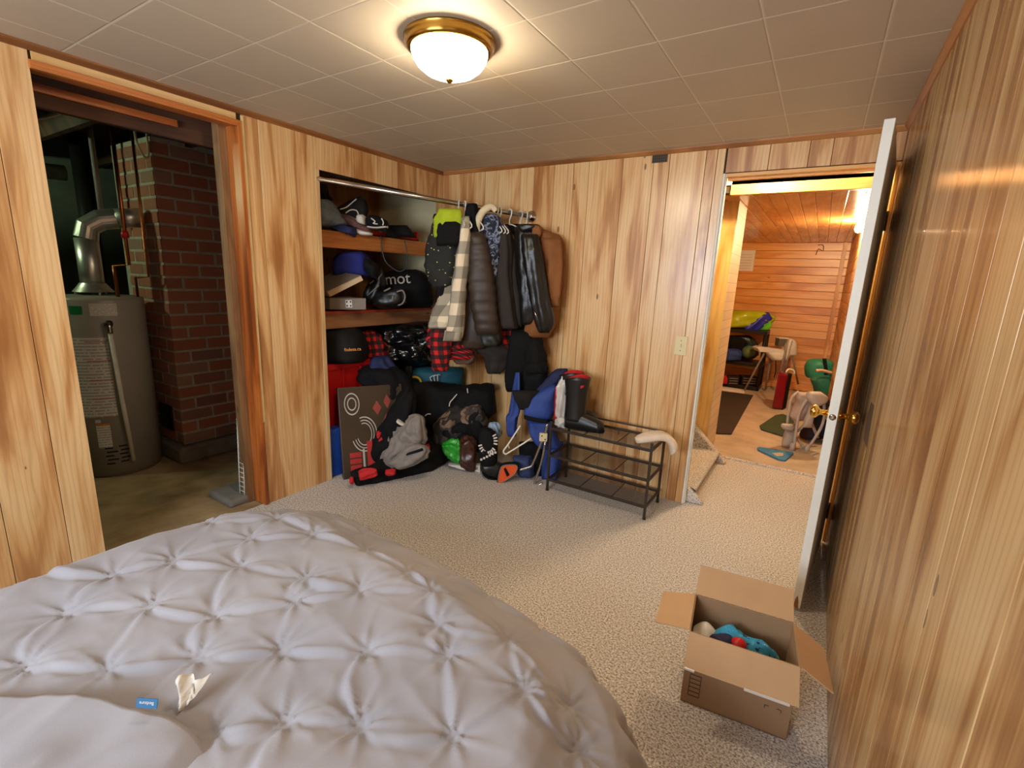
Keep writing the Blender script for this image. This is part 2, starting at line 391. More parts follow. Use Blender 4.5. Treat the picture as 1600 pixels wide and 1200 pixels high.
# ================================================================== THE ROOM
RX, H, BK = 2.793, 2.121, -4.6
floor = struct(bx('floor', M_CARPET, -.02, RX + .1, BK, 1.08, -.05, 0))
bx('carpet_lip', M_CARPET, 1.95, 2.8, 1.06, 1.10, -.03, .012, floor, .006)
furnace_floor = struct(bx('floor_furnace_room', M_CONC, -3.0, -.021, BK, .2, -.06, -.004))
far_floor = struct(bx('floor_far_room', M_CONC2, .6, 3.2, 1.08, 5.2, -.06, -.004))
# ceiling with single tiles
ceiling = struct(bx('ceiling', M_TGAP, 0, RX, BK, 0, H + .0012, H + .12))
T = .3065
xs = [1.697 + T * k for k in range(-7, 5)]; ys = [-1.296 + T * k for k in range(-12, 6)]
for i in range(len(xs) - 1):
    for j in range(len(ys) - 1):
        x0, x1, y0, y1 = max(0, xs[i]), min(RX, xs[i + 1]), max(BK, ys[j]), min(0, ys[j + 1])
        if x1 - x0 > .02 and y1 - y0 > .02:
            g = .0016
            a, b = (x0 + g, y0 + g), (x1 - g, y1 - g); c = .004
            MB().add([(a[0], a[1], H + .006), (b[0], a[1], H + .006), (b[0], b[1], H + .006), (a[0], b[1], H + .006),
                      (a[0], a[1], H + .001), (b[0], a[1], H + .001), (b[0], b[1], H + .001), (a[0], b[1], H + .001),
                      (a[0] + c, a[1] + c, H), (b[0] - c, a[1] + c, H), (b[0] - c, b[1] - c, H), (a[0] + c, b[1] - c, H)],
                     [(0, 4, 5, 1), (1, 5, 6, 2), (2, 6, 7, 3), (3, 7, 4, 0), (4, 8, 9, 5), (5, 9, 10, 6), (6, 10, 11, 7), (7, 11, 8, 4), (8, 11, 10, 9), (0, 1, 2, 3)]).build('ceiling_tile', M_TILE, ceiling)

def planks(parent, axis, cuts, z0, z1, at, mat, out, th=.007, gap=.0022, name='plank'):
    for a, b in zip(cuts[:-1], cuts[1:]):
        p = sorted((at, at + out * th))
        if axis == 'x': o = bx(name, mat, a + gap / 2, b - gap / 2, p[0], p[1], z0, z1, parent, .0012)
        else: o = bx(name, mat, p[0], p[1], a + gap / 2, b - gap / 2, z0, z1, parent, .0012)
def rand_cuts(a, b, seq=(.21, .10, .13, .20, .09, .16, .11, .22)):
    out = [a]; k = 0
    while b - out[-1] > .26: out.append(out[-1] + seq[k % len(seq)]); k += 1
    out.append(b); return out
# back wall (y = 0), planks proud of a dark backing
DL, DH = 2.02, 1.968
wb = struct(MB().box(-.07, DL, .007, .035, 0, H).box(DL, RX + .02, .007, .035, DH, H).build('wall_back', M_GROOVE))
planks(wb, 'x', [-.07, -.009, .055, .226, .396, .51, .696, .804, .956, 1.055, 1.097, 1.205, 1.428, 1.617, 1.711, 1.911, 1.969, 2.012], 0, H, .007, M_PANEL, -1)
planks(wb, 'x', [2.02, 2.228, 2.408, 2.508, 2.694, 2.75, RX], DH + .004, H, .007, M_PANEL, -1)
# left wall (x = 0): end section, section between the openings, headers
wl = struct(MB().box(-.10, -.007, BK, -2.312, 0, H).box(-.10, -.007, -1.545, -1.10, 0, H).box(-.10, -.007, -2.312, -1.545, 2.05, H).box(-.10, -.007, -1.10, 0, 1.93, H).build('wall_left', M_GROOVE))
planks(wl, 'y', rand_cuts(BK, -2.425, (.10, .20, .14, .12, .22)) + [-2.308], 0, H, -.007, M_PANEL, 1)
planks(wl, 'y', [-1.535, -1.452, -1.245, -1.127], 0, H, -.007, M_PANEL, 1)
planks(wl, 'y', [-1.127, -1.019, -.863, -.652, -.474, -.287, -.081, -.001], 1.927, H, -.007, M_PANEL, 1)
bx('plank', M_PINE_BD, -.007, 0, -2.30, -1.56, 2.065, H, wl, .001)
# right wall (x = RX)
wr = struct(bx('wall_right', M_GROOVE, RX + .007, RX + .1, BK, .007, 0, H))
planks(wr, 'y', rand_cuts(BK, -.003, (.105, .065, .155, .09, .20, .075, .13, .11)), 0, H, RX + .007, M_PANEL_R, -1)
MB().prism([ox(1361, 628, RX - .0006), ox(1366, 634, RX - .0006), ox(1360, 668, RX - .0006), ox(1354, 700, RX - .0006), ox(1349, 686, RX - .0006), ox(1355, 650, RX - .0006)], (.0005, 0, 0)).build('torn_patch', pm('torn_veneer', (92, 66, 42), .9), wr)
# rear wall with the window that lets the daylight in
struct(MB().box(0, .75, BK - .1, BK, 0, H).box(2.25, RX, BK - .1, BK, 0, H).box(.75, 2.25, BK - .1, BK, 0, 1.02).box(.75, 2.25, BK - .1, BK, 1.98, H).build('wall_rear', M_PANEL))
wf = MB()
for a in ((.75, .79, 1.02, 1.98), (2.21, 2.25, 1.02, 1.98), (1.48, 1.52, 1.02, 1.98), (.75, 2.25, 1.02, 1.06), (.75, 2.25, 1.94, 1.98)): wf.box(a[0], a[1], BK - .06, BK + .01, a[2], a[3])
struct(wf.build('window_1', M_WHITE, None, False, .004))

# trims: crown along ceiling, casings
def crown(name, p0, p1, mat):
    p0, p1 = V(p0), V(p1); d = (p1 - p0).normalized(); inn = V((-d.y, d.x, 0))
    prof = [(0, 0), (.020, 0), (.018, -.006), (.010, -.016), (.005, -.022), (0, -.024)]
    vs = [p + inn * a + V((0, 0, b)) for p in (p0, p1) for a, b in prof]; n = len(prof)
    return struct(MB().add(vs, [tuple(range(n)), tuple(range(n, 2 * n))[::-1]] + [(i, i + n, (i + 1) % n + n, (i + 1) % n) for i in range(n)]).build(name, mat))
crown('trim_1', (0, 0, H), (0, BK, H), M_CROWN)
crown('trim_2', (RX, 0, H), (0, 0, H), M_CROWNX)
crown('trim_3', (RX, BK, H), (RX, 0, H), M_CROWN)
# furnace room opening
struct(MB().box(-.10, .012, -1.562, -1.542, 0, 2.066).build('trim_4', M_STAINZ, None, False, .002))
struct(MB().box(-.10, .012, -2.312, -1.562, 2.046, 2.066).box(-.012, .016, -2.312, -1.562, 2.036, 2.048).build('trim_5', M_STAIN, None, False, .002))
struct(bx('trim_6', M_STUD, -.16, -.101, -1.60, -1.545, 0, 2.10, None, .002))
struct(bx('trim_7', pm('pale_filler_strip', (222, 196, 140), .7), .001, .006, -1.540, -1.527, .5, H - .03))
# closet opening edge
struct(bx('trim_8', wood('pale_edge_strip', (226, 196, 150), (212, 176, 124), (180, 136, 88), .5, 'z', knots=False), -.10, .004, -1.126, -1.098, 0, 1.93, None, .002))
# closet alcove
struct(bx('wall_alcove_rear', M_PLY, -.74, -.70, -1.13, 0, 0, H))
struct(bx('wall_alcove_side', M_PLY, -.70, -.10, -1.16, -1.13, 0, H))
struct(MB().box(-.74, -.071, .0, .11, 0, H).build('wall_alcove_end', M_BEIGE))
struct(bx('ceiling_alcove', M_PLY, -.74, -.10, -1.16, 0, 2.09, H))
bx('floor_alcove', M_CARPET, -.70, -.0201, -1.13, 0, -.05, -.0005).__setitem__('kind', 'structure')

# door frame in the back wall
fr = struct(MB().box(DL, DL + .010, .002, .036, 0, DH).build('trim_9', M_WHITE, None, False, .002))
struct(MB().box(DL - .008, DL + .004, -.008, .002, .0, DH).build('trim_10', M_WHITE, None, False, .002))
struct(MB().box(DL + .010, 2.776, .0, .08, DH - .018, DH).build('trim_11', M_PINE, None, False, .002))
struct(MB().box(2.776, RX - .001, .003, .12, 0, DH).build('trim_12', M_PINE_Z, None, False, .002))
struct(MB().box(DL + .010, 2.776, .04, .065, DH - .03, DH - .0181).build('trim_13', M_PINE, None, False, .002))

# ------------------------------------------------------------------ the open white door
hp = V((2.772, -.012, 0)); fe = V((2.695, -.772, 0)); da = (fe - hp).normalized(); dn = V((da.y, -da.x, 0)).normalized()
if dn.x > 0: dn = -dn
door = struct(empty('door_1'))
DM = frame(hp, da, dn)
if DM.col[2].z < 0: DM = Matrix(DM); DM.col[2] = -DM.col[2]
W = (fe - hp).length
bx('door_panel', M_WHITE, 0, W, 0, .033, .015, 1.955, door, .002, DM)
MB().prism([DM @ V((W + .0004, .008, .016)), DM @ V((W + .0004, .026, .016)), DM @ V((W + .0004, .024, .055)), DM @ V((W + .0004, .017, .075)), DM @ V((W + .0004, .011, .05))], DM.to_3x3() @ V((.0006, 0, 0))).build('chipped_corner', pm('bare_wood', (150, 96, 54), .8), door)['label'] = 'bare wood chip in white paint'
kz = .875
for s, y0 in ((1, .033), (-1, 0)):
    ax = DM.to_3x3() @ V((0, s, 0)); o0 = DM @ V((W - .062, y0, kz))
    KM = frame(o0, DM.to_3x3() @ V((1, 0, 0)), ax.cross(DM.to_3x3() @ V((1, 0, 0))))
    if KM.col[2].xyz.dot(ax) < 0: KM = frame(o0, DM.to_3x3() @ V((-1, 0, 0)), ax.cross(DM.to_3x3() @ V((-1, 0, 0))) * -1)
    if KM.col[2].xyz.dot(ax) < 0:
        KM = Matrix(KM); KM.col[2] = -KM.col[2]
    k = MB().lathe([(.012, .004), (.011, .03), (.016, .036), (.026, .044), (.0275, .052), (.025, .061), (.014, .067), (.002, .068)], 24, KM).build('door_knob', M_BRASS, door, True)
    MB().lathe([(.031, 0), (.031, .003), (.024, .007), (.012, .009)], 24, KM).build('knob_rose', M_BRASS, k, True)
LM = frame(DM @ V((W + .0005, .0165, kz)), DM.to_3x3() @ V((0, 1, 0)), V((0, 0, 1)))
MB().lathe([(.0125, 0), (.0125, .0012), (.009, .0016)], 20, LM).build('latch_plate', M_STEEL, door, True)
bx('latch_bolt', M_STEEL, W, W + .008, .012, .021, kz - .006, kz + .006, door, .001, DM)
for hz in (.19, 1.70):
    h = MB().lathe([(.006, -.045), (.006, .045)], 12, Matrix.Translation(DM @ V((-.004, -.003, hz)))).build('hinge', M_BRONZE, door, True)
    bx('hinge_leaf', M_BRONZE, 0, .03, -.002, -.0002, hz - .042, hz + .042, h, 0, DM)

# ------------------------------------------------------------------ stairwell and far room
YF, ZC, FRX = 4.65, 1.975, 2.80
fw = struct(bx('wall_far', M_GROOVE, .6, 3.2, YF, YF + .1, 0, 2.1))
nb = 19; hb = ZC / nb
for i in range(nb): bx('board', M_PINE, .6, 2.784, YF - .016, YF, i * hb + .0012, (i + 1) * hb - .0012, fw, .004)
struct(bx('trim_14', M_PINE_Z, 2.70, 2.745, YF - .03, YF - .016, 0, ZC, None, .003))
fwr = struct(bx('wall_far_right', M_GROOVE, FRX, FRX + .1, .04, YF + .1, 0, 2.9))
for i in range(nb): bx('board', M_PINE_BD, FRX - .016, FRX, .9, YF - .017, i * hb + .0012, (i + 1) * hb - .0012, fwr, .004)
struct(bx('wall_far_left', M_PINE, .55, .6, 1.1, YF, 0, 2.1))
fc = struct(bx('ceiling_far', M_GROOVE, .6, FRX, .72, YF, ZC + .012, ZC + .1))
nx = 24; x0, x1 = .6, FRX; wbx = (x1 - x0) / nx
for i in range(nx): bx('board', M_PINE_C, x0 + i * wbx + .001, x0 + (i + 1) * wbx - .001, .76, YF - .016, ZC, ZC + .012, fc, .003)
struct(bx('trim_15', M_PINE, 1.94, FRX - .016, .70, .758, ZC - .005, ZC + .09, None, .004))
struct(bx('ceiling_stairwell', M_WHITE, .6, FRX + .1, .035, .72, 2.75, 2.85))
struct(bx('wall_stairwell', M_WHITE, .5, .6, .035, 1.4, 0, 2.8))
struct(MB().box(.6, RX, .025, .035, H, 2.75).build('wall_stairwell_front', M_WHITE))
struct(MB().box(.6, FRX, .70, .72, ZC + .06, 2.75).build('wall_stairwell_back', M_WHITE))
# pine wall end beside the stair, with the pale stone-pattern side
pe = struct(bx('wall_stair_end', M_PINE_Z, .6, 1.953, 1.0, 1.42, 0, ZC))
t_ = NT('pale_stone_pattern'); br = t_.n('TexBrick'); br.inputs['Scale'].default_value = 7; br.inputs['Color1'].default_value = srgb(226, 204, 172); br.inputs['Color2'].default_value = srgb(208, 182, 146); br.inputs['Mortar'].default_value = srgb(168, 140, 106); br.inputs['Mortar Size'].default_value = .012
mp = t_.n('Mapping'); mp.inputs['Rotation'].default_value = (math.pi / 2, 0, math.pi / 2); t_.l(t_.obj(), mp.inputs[0]); t_.l(mp.outputs[0], br.inputs[0]); t_.l(br.outputs[0], t_.b.inputs['Base Color'])
bx('side_panel', t_.m, 1.953, 1.960, 1.006, 1.42, 0, ZC, pe)
# carpeted stair climbing to the left behind the wall
st = tag(empty('carpeted_stair'), 'beige carpeted stair climbing left behind the panelled wall', 'stair')
for i in range(4):
    x1_ = 2.068 - .24 * i; z1_ = .095 + .175 * i
    def stf(u, v, x1_=x1_, z1_=z1_, dz=(.095 if i == 0 else .175)):
        prof = [(x1_ - .28, z1_), (x1_ - .06, z1_), (x1_ - .012, z1_), (x1_ + .008, z1_ - .010), (x1_ + .010, z1_ - .026), (x1_ - .006, z1_ - .036), (x1_ - .012, z1_ - dz)]
        q = v * (len(prof) - 1); k = min(int(q), len(prof) - 2); f = q - k
        return V((prof[k][0] * (1 - f) + prof[k + 1][0] * f, .06 + u * .86, prof[k][1] * (1 - f) + prof[k + 1][1] * f))
    MB().grid(stf, 4, 18).build('tread', M_CARPET, st, True)
for y0, y1 in ((.037, .085), (.90, .985)):
    pl = [(2.135, y0, .0), (2.128, y0, .018), (2.01, y0, .125), (1.86, y0, .27), (1.3, y0, .69), (.7, y0, 1.1), (.7, y0, 0)]
    MB().prism(pl, (0, y1 - y0, 0)).build('stringer', M_CARPET, st, False, .012)
# stairwell bulb fixture and far room lamp (bulbs)
def bulb(name, label, x, y, z, col, watts):
    b = tag(empty(name), label, 'light fixture')
    MB().lathe([(.05, 0), (.05, -.012), (.022, -.02), (.02, -.05)], 20, Matrix.Translation((x, y, z))).build('lamp_holder', M_BRONZE, b, True)
    MB().lathe([(.013, -.05), (.028, -.085), (.03, -.105), (.02, -.128), (.002, -.135)], 20, Matrix.Translation((x, y, z))).build('bulb', glow('lit_' + name, col, watts / .042), b, True)
bulb('ceiling_bulb', 'bulb in brown holder glowing at right edge of far pine ceiling', 2.752, 2.30, ZC + .03, (255, 222, 170), 56)
bulb('stairwell_bulb', 'bare bulb hanging over the carpeted stair behind door head', 2.16, .33, 2.245, (255, 226, 180), 38)
MB().tube([(2.16, .33, 2.235), (2.16, .33, 2.75)], .004, 6).build('bulb_flex', M_RUBBER, bpy.data.objects['stairwell_bulb'])
bulb('furnace_room_bulb', 'bare bulb under the joists left of the water heater', -1.75, -2.86, 2.10, (224, 255, 200), 15)
# white vent on the far wall
vt = tag(empty('wall_vent'), 'white framed vent high on the far pine wall', 'vent')
q0, q1 = oy(1158, 391, YF - .03), oy(1176, 424, YF - .03)
bx('vent_frame', M_WHITEP, q0.x - .1, q1.x, YF - .034, YF - .016, q1.z, q0.z, vt, .004)
for k in range(6): bx('slat', M_WHITEC, q0.x - .08, q1.x - .03, YF - .040, YF - .034, q1.z + .03 + k * (q0.z - q1.z - .06) / 6, q1.z + .045 + k * (q0.z - q1.z - .06) / 6, vt)
# wire loop at the far ceiling
tag(MB().tube([oy(1275, 398, YF - .05), oy(1279, 389, YF - .05), oy(1286, 392, YF - .05), oy(1286, 383, YF - .05), oy(1278, 383, YF - .05)], .004, 6, smooth=5).build('loose_wire', M_BRONZE, None, True), 'small wire loop dangling where far pine wall meets ceiling', 'wire')

# ------------------------------------------------------------------ ceiling lamp
lamp = tag(empty('ceiling_lamp'), 'lit frosted glass bowl ceiling lamp with brass rim', 'lamp')
LMx = Matrix.Translation((1.405, -1.612, H))
MB().lathe([(.05, 0), (.150, -.001), (.152, -.006), (.143, -.012), (.149, -.017), (.141, -.024), (.144, -.030), (.134, -.036), (.128, -.036)], 48, LMx).build('brass_pan', M_ABRASS, lamp, True)
MB().lathe([(.126, -.030), (.127, -.040), (.122, -.058), (.108, -.078), (.085, -.096), (.055, -.108), (.022, -.113), (.004, -.114)], 48, LMx).build('glass_bowl', M_BOWL, lamp, True)
MB().lathe([(.010, -.113), (.013, -.117), (.012, -.123), (.005, -.128), (.001, -.130)], 20, LMx).build('finial', M_ABRASS, lamp, True)

# ------------------------------------------------------------------ wall fittings
sw = tag(empty('light_switch'), 'ivory light switch plate on panelled wall beside the doorway', 'switch')
c = oy(1064, 540, -.0); M_IV = pm('ivory_plastic', (222, 206, 158), .5, var=.02)
bx('plate', M_IV, c.x - .036, c.x + .036, -.006, 0, c.z - .058, c.z + .058, sw, .002)
bx('toggle', M_IV, c.x - .004, c.x + .004, -.016, -.006, c.z - .008, c.z + .012, sw, .001)
for dz in (-.03, .03): MB().lathe([(.003, 0), (.003, .001)], 10, Matrix.Translation((c.x, -.006, c.z + dz)) @ Matrix.Rotation(math.pi / 2, 4, 'X')).build('screw', M_BRONZE, sw)
gv = tag(empty('wall_grille'), 'small dark pierced grille on back wall under the ceiling', 'grille')
c = oy(1032, 240, 0); bx('plate', pm('dark_grille', (74, 58, 40), .6), c.x - .045, c.x + .045, -.004, 0, H - .066, H - .022, gv, .001)
for i in range(7):
    for j in range(3): bx('hole', M_INK, c.x - .040 + i * .012, c.x - .033 + i * .012, -.0046, -.004, H - .062 + j * .013, H - .053 + j * .013, gv)

# ================================================================== FURNACE ROOM
struct(bx('wall_furnace_rear', M_BLOCK, -2.75, -2.6, BK, .2, 0, 2.3))
struct(bx('wall_furnace_end', M_BLOCK, -2.6, -.74, .0, .12, 0, 2.3))
struct(bx('wall_furnace_near', M_BLOCK, -2.6, -.1, BK - .1, BK, 0, 2.3))
struct(bx('ceiling_furnace', M_DARKBEAM, -2.75, -.1, BK, .12, 2.28, 2.36))
for k in range(5):
    tag(bx('ceiling_joist', M_DARKBEAM, -2.6, -.10, -3.4 + k * .52, -3.36 + k * .52, 2.10, 2.28, None, .003), ['dark joist nearest the room end wall', 'dark joist over left of furnace room', 'dark joist over the water heater', 'dark joist just above chimney side', 'dark joist behind chimney top'][k], 'joist', 'joists over the furnace room')
tag(bx('header_beam', M_DARKBEAM, -.30, -.26, -2.6, -1.17, 1.965, 2.10, None, .004), 'dark brown wooden beam inside top of furnace room opening', 'beam')
tag(bx('header_batten', M_STAIN, -.255, -.235, -2.4, -1.72, 2.018, 2.05, None, .003), 'orange brown batten nailed along dark beam above water heater', 'batten')
ch = tag(empty('brick_chimney'), 'red brick chimney stack beside the grey water heater', 'chimney')
CX, CY = -1.045, -1.515
bx('mortar_core', M_MORTAR, CX - .6, CX - .004, CY + .004, CY + .65, .12, 2.12, ch)
def brick_mesh(lx, ly, lz):
    o = MB().box(0, lx, 0, ly, 0, lz).build('brick', M_BRICK, ch, False, .004); return o
course, jt = .0825, .015; n = 24
protos = {}
def brick(kind, x, y, z):
    dims = {'sy': (.095, .205, course - jt), 'sx': (.205, .095, course - jt), 'h': (.095, .095, course - jt)}[kind]
    if kind not in protos: o = brick_mesh(*dims); protos[kind] = o
    else:
        o = protos[kind].copy(); COL.objects.link(o)
    o.location = (x + random.uniform(-.002, .002), y + random.uniform(-.002, .002), z)
for i in range(n):
    z = .125 + i * course
    if i % 2 == 0:
        brick('sy', CX - .095, CY, z)
        for k in range(2): brick('sy', CX - .095, CY + .218 * (k + 1), z)
        for k in range(2): brick('sx', CX - .095 - jt - .205 - .218 * k, CY, z)
    else:
        brick('sx', CX - .205, CY, z)
        brick('sy', CX - .095, CY + .108, z); brick('sy', CX - .095, CY + .326, z)
        for k in range(1): brick('sx', CX - .205 - jt - .205 - .218 * k, CY, z)
        brick('h', CX - .205 - jt * 2 - .205 - .095, CY, z)
bx('footing', pm('rough_footing', (122, 112, 100), .95, var=.25, bump=.6), CX - .66, CX + .05, CY - .05, CY + .7, -.004, .115, ch, .02)
bx('cleanout_door', M_BLACKM, CX - .30, CX - .12, CY - .012, CY - .001, .2, .38, ch, .003)

# ---- water heater
HX, HY, HR_, HT = -1.315, -1.80, .235, 1.14
wh = tag(empty('water_heater'), 'grey cylindrical gas water heater with white labels', 'water heater')
MB().lathe([(HR_ - .01, 0), (HR_ - .01, .02), (HR_, .022), (HR_, HT - .02), (HR_ - .006, HT - .006), (HR_ - .02, HT), (.03, HT + .012)], 64, Matrix.Translation((HX, HY, 0))).build('tank', M_TANK, wh, True)
to = math.atan2(CAM.y - HY, CAM.x - HX)
def arc(a0, a1, z0, z1, r=HR_ + .0012): return lambda u, v: V((HX + r * math.cos(to + a0 + (a1 - a0) * u), HY + r * math.sin(to + a0 + (a1 - a0) * u), z0 + (z1 - z0) * v))
def label(a0, a1, z0, z1, mat, nm='label_sticker'): return MB().grid(arc(a0, a1, z0, z1), 12, 2).build(nm, mat, wh, True)
L1 = lines_label('warning_label', (206, 200, 192), (110, 104, 100), 26, (4.2, .035)); L2 = lines_label('info_label', (214, 208, 198), (120, 116, 112), 9)
label(-.66, .08, .40, .90, L1); label(-.20, .36, 1.03, 1.105, L2); label(-.62, -.34, 1.04, 1.09, pm('green_sticker', (22, 120, 62), .5)); label(-.42, -.12, .20, .345, L2); label(-.42, -.12, .345, .358, pm('orange_band', (206, 128, 40), .5), 'orange_band'); label(-.42, -.3, .365, .385, L2)
# louvre slots
for k in range(5):
    for s_ in (0, 1):
        a = -.30 + .30 * s_ + (.03 if k % 2 else 0); z = .085 + .026 * k + .006 * s_
        MB().grid(arc(a, a + (.24 if k % 2 else .18), z, z + .010, HR_ + .001), 6, 1).build('vent_slot', M_INK, wh, True)
def rp(a, z, r=HR_): return V((HX + r * math.cos(to + a), HY + r * math.sin(to + a), z))
vl = MB().tube([rp(.12, .985, HR_ - .01), rp(.12, .985, HR_ + .05), rp(.12, .93, HR_ + .055)], .014, 10, smooth=4).build('relief_valve', M_STEEL, wh, True)
MB().lathe([(.004, -.018), (.020, -.016), (.022, 0), (.018, .014), (.004, .018)], 14, Matrix.Translation(rp(.12, .99, HR_ + .045))).build('valve_cap', M_BRONZE, vl, True)
MB().tube([rp(.12, .93, HR_ + .055), rp(.17, .5, HR_ + .05), rp(.24, .10, HR_ + .04)], .0125, 12).build('discharge_pipe', pm('white_pvc', (214, 206, 190), .45), wh, True)
# flue
fl_ = tag(empty('flue_pipe'), 'shiny galvanised flue pipe bending from heater into brick chimney', 'flue')
fb = V((HX + .0, HY - .015, 0)); zt = 1.60
MB().tube([fb + V((0, 0, 1.19)), fb + V((0, 0, 1.30)), fb + V((0, 0, zt - .11))], .060, 24).build('riser', M_DUCT, fl_, True)
e0 = fb + V((0, 0, zt)); dch = V((.10, .27, .02))
MB().tube([fb + V((0, 0, zt - .11)), fb + V((0, 0, zt - .04)) + dch * .06, fb + V((0, 0, zt)) + dch * .28, fb + V((0, 0, zt + .01)) + dch * .55], .062, 24).build('elbow', M_DUCT, fl_, False)
MB().tube([fb + V((0, 0, zt + .01)) + dch * .5, fb + V((0, 0, zt + .02)) + dch * 1.02], .060, 24).build('outlet', M_DUCT, fl_, True)
MB().lathe([(.105, 1.165), (.085, 1.19), (.068, 1.215), (.066, 1.22)], 24, Matrix.Translation((fb.x, fb.y, 0)), False).build('draft_hood', M_DUCT, fl_, True)
for k in range(3): a = k * 2.1; MB().tube([fb + V((.09 * math.cos(a), .09 * math.sin(a), 1.14)), fb + V((.09 * math.cos(a), .09 * math.sin(a), 1.18))], .007, 6).build('hood_leg', M_DUCT, fl_)
# copper pipes
def pipe(nm, lab, pts, r, mat=None, cat='pipe', grp=None): return tag(MB().tube(pts, r, 10, smooth=0).build(nm, mat or M_COPPER, None, True), lab, cat, grp)
q = V((HX + .17, HY + .05, 0))
pipe('copper_pipe', 'copper water pipe rising from heater top past the flue', [(q.x, q.y, HT - .01), (q.x, q.y, 1.33), (q.x + .05, q.y + .06, 1.34), (q.x + .05, q.y + .06, 2.15)], .011)
pipe('thin_copper_pipe', 'thinner copper pipe close to chimney corner', [(q.x - .04, q.y + .12, HT - .005), (q.x - .04, q.y + .12, 1.26), (q.x + .05, q.y + .16, 1.27), (q.x + .05, q.y + .16, 2.15)], .008)
tag(MB().lathe([(.02, 0), (.02, .03), (.012, .045)], 12, Matrix.Translation((q.x + .05, q.y + .06, 1.50))).build('pipe_valve', M_RED, None, True), 'small red valve on the copper water pipe', 'valve')
pipe('black_stack', 'thick black drain pipe standing behind the water heater', [(-1.85, -1.62, 0), (-1.85, -1.62, 2.2)], .055, M_RUBBER)
pipe('grey_conduit', 'grey vertical conduit left of chimney top', [(-1.5, -1.66, 1.62), (-1.5, -1.66, 2.29)], .016, M_GREYP)
for k, (lab, pts) in enumerate([('looped pale cable hanging in front of chimney top', [(-.9, -1.62, 2.285), (-.9, -1.65, 2.08), (-.9, -1.62, 1.97), (-.9, -1.59, 2.0), (-.9, -1.60, 2.285)]),
                                ('pale cable drooping between dark joists', [(-1.0, -2.47, 2.285), (-1.0, -2.44, 2.14), (-1.0, -2.3, 2.07), (-1.0, -2.15, 2.03), (-1.0, -2.0, 2.08), (-1.0, -1.9, 2.16), (-1.0, -1.88, 2.285)]),
                                ('long cable sagging under joists at far left', [(-1.4, -2.82, 2.285), (-1.4, -2.78, 2.12), (-1.35, -2.6, 2.05), (-1.3, -2.3, 2.06), (-1.25, -2.1, 2.12), (-1.25, -2.08, 2.285)])]):
    tag(MB().tube(pts, .006, 6, smooth=6).build('electric_cable', pm('cable_sheath', (190, 176, 140), .6), None, True), lab, 'cable')
pipe('duct_branch', 'grey horizontal pipe under the joists at left', [(-1.9, -2.9, 1.86), (-1.9, -1.7, 1.93)], .05, M_BLOCK)
# white wire rack leaning at jamb
wr_ = tag(empty('wire_panel'), 'white wire shelf panel standing by the furnace room jamb', 'wire shelf')
b0 = V((-.13, -1.605, 0.04))
for dx in (0, .05): MB().tube([b0 + V((-dx, 0, .0)), b0 + V((-dx, .02, .48))], .0035, 6).build('wire_rail', M_WHITEP, wr_, True)
for k in range(16): MB().tube([b0 + V((.004, .001 * k, .02 + k * .029)), b0 + V((-.054, .001 * k, .02 + k * .029))], .0018, 5).build('wire', M_WHITEP, wr_, True)
tag(bx('concrete_block', pm('concrete_chunk', (112, 106, 98), .95, bump=.4), -.36, -.11, -1.70, -1.45, 0 - .004, .04, None, .015), 'low grey concrete slab below the white wire panel', 'slab')

# ================================================================== CLOSET
us = tag(empty('closet_shelf'), 'orange brown upper closet shelf holding shoes', 'shelf')
bx('shelf_board', M_SHELF, -.69, -.135, -1.13, -.002, 1.578, 1.597, us, .002); bx('front_lip', M_SHELF, -.135, -.10, -1.13, -.002, 1.50, 1.604, us, .003)
ls = tag(empty('closet_shelf'), 'brown lower closet shelf under the black duffel', 'shelf')
bx('shelf_board', M_SHELF, -.69, -.135, -1.13, -.002, 1.075, 1.093, ls, .002); bx('front_lip', M_SHELF2, -.135, -.10, -1.13, -.002, .985, 1.080, ls, .003)
bx('red_edge', pm('red_stained_edge', (150, 52, 32), .5, var=.3, vs=20), -.135, -.099, -1.13, -.002, 1.080, 1.097, ls, .002)
RA, RB = V((-.02, -1.125, 1.878)), V((.80, -.004, 1.778))
rod = tag(empty('closet_rod'), 'long steel closet rod with round wall flange', 'rod')
MB().tube([RA, RB], .0155, 16).build('rod_tube', M_STEEL, rod, True)
FM = Matrix.Translation((RB.x, -.001, RB.z)) @ Matrix.Rotation(math.pi / 2, 4, 'X')
MB().lathe([(.038, 0), (.038, .005), (.026, .012), (.021, .035), (.019, .036)], 24, FM).build('wall_flange', M_STEEL, rod, True)
rd = (RB - RA); rdn = V((rd.x, rd.y, 0)).normalized(); rperp = V((rdn.y, -rdn.x, 0))
def rodpt(px):
    best = None
    for k in range(401):
        p = RA + rd * (k / 400); c = p - CAM; X = 800 + FPX * c.dot(AX_R) / c.dot(AX_F)
        if best is None or abs(X - px) < best[0]: best = (abs(X - px), p)
    return best[1]
def hanger(px, lab, mat, turn=0, drop=0):
    p = rodpt(px); h = tag(empty('clothes_hanger'), lab, 'hanger', 'hangers on the closet rod'); a = rperp.copy(); a.rotate(Matrix.Rotation(turn, 3, 'Z'))
    hk = [p + a * (-.022) + V((0, 0, -.012)), p + a * (-.018) + V((0, 0, .014)), p + V((0, 0, .023)), p + a * .019 + V((0, 0, .012)), p + a * .014 + V((0, 0, -.02)), p + V((0, 0, -.045)), p + V((0, 0, -.075))]
    MB().tube(hk, .0042, 8, smooth=4).build('hook', mat, h, True)
    c = p + V((0, 0, -.075))
    MB().tube([c, c + a * .10 + V((0, 0, -.03)), c + a * .17 + V((0, 0, -.075)), c + V((0, 0, -.085)), c - a * .17 + V((0, 0, -.075)), c - a * .10 + V((0, 0, -.03))], .0042, 8, True, smooth=3).build('shoulder_bar', mat, h, True)
hanger(716, 'clear hanger holding the lime and black jacket', M_CLEAR)
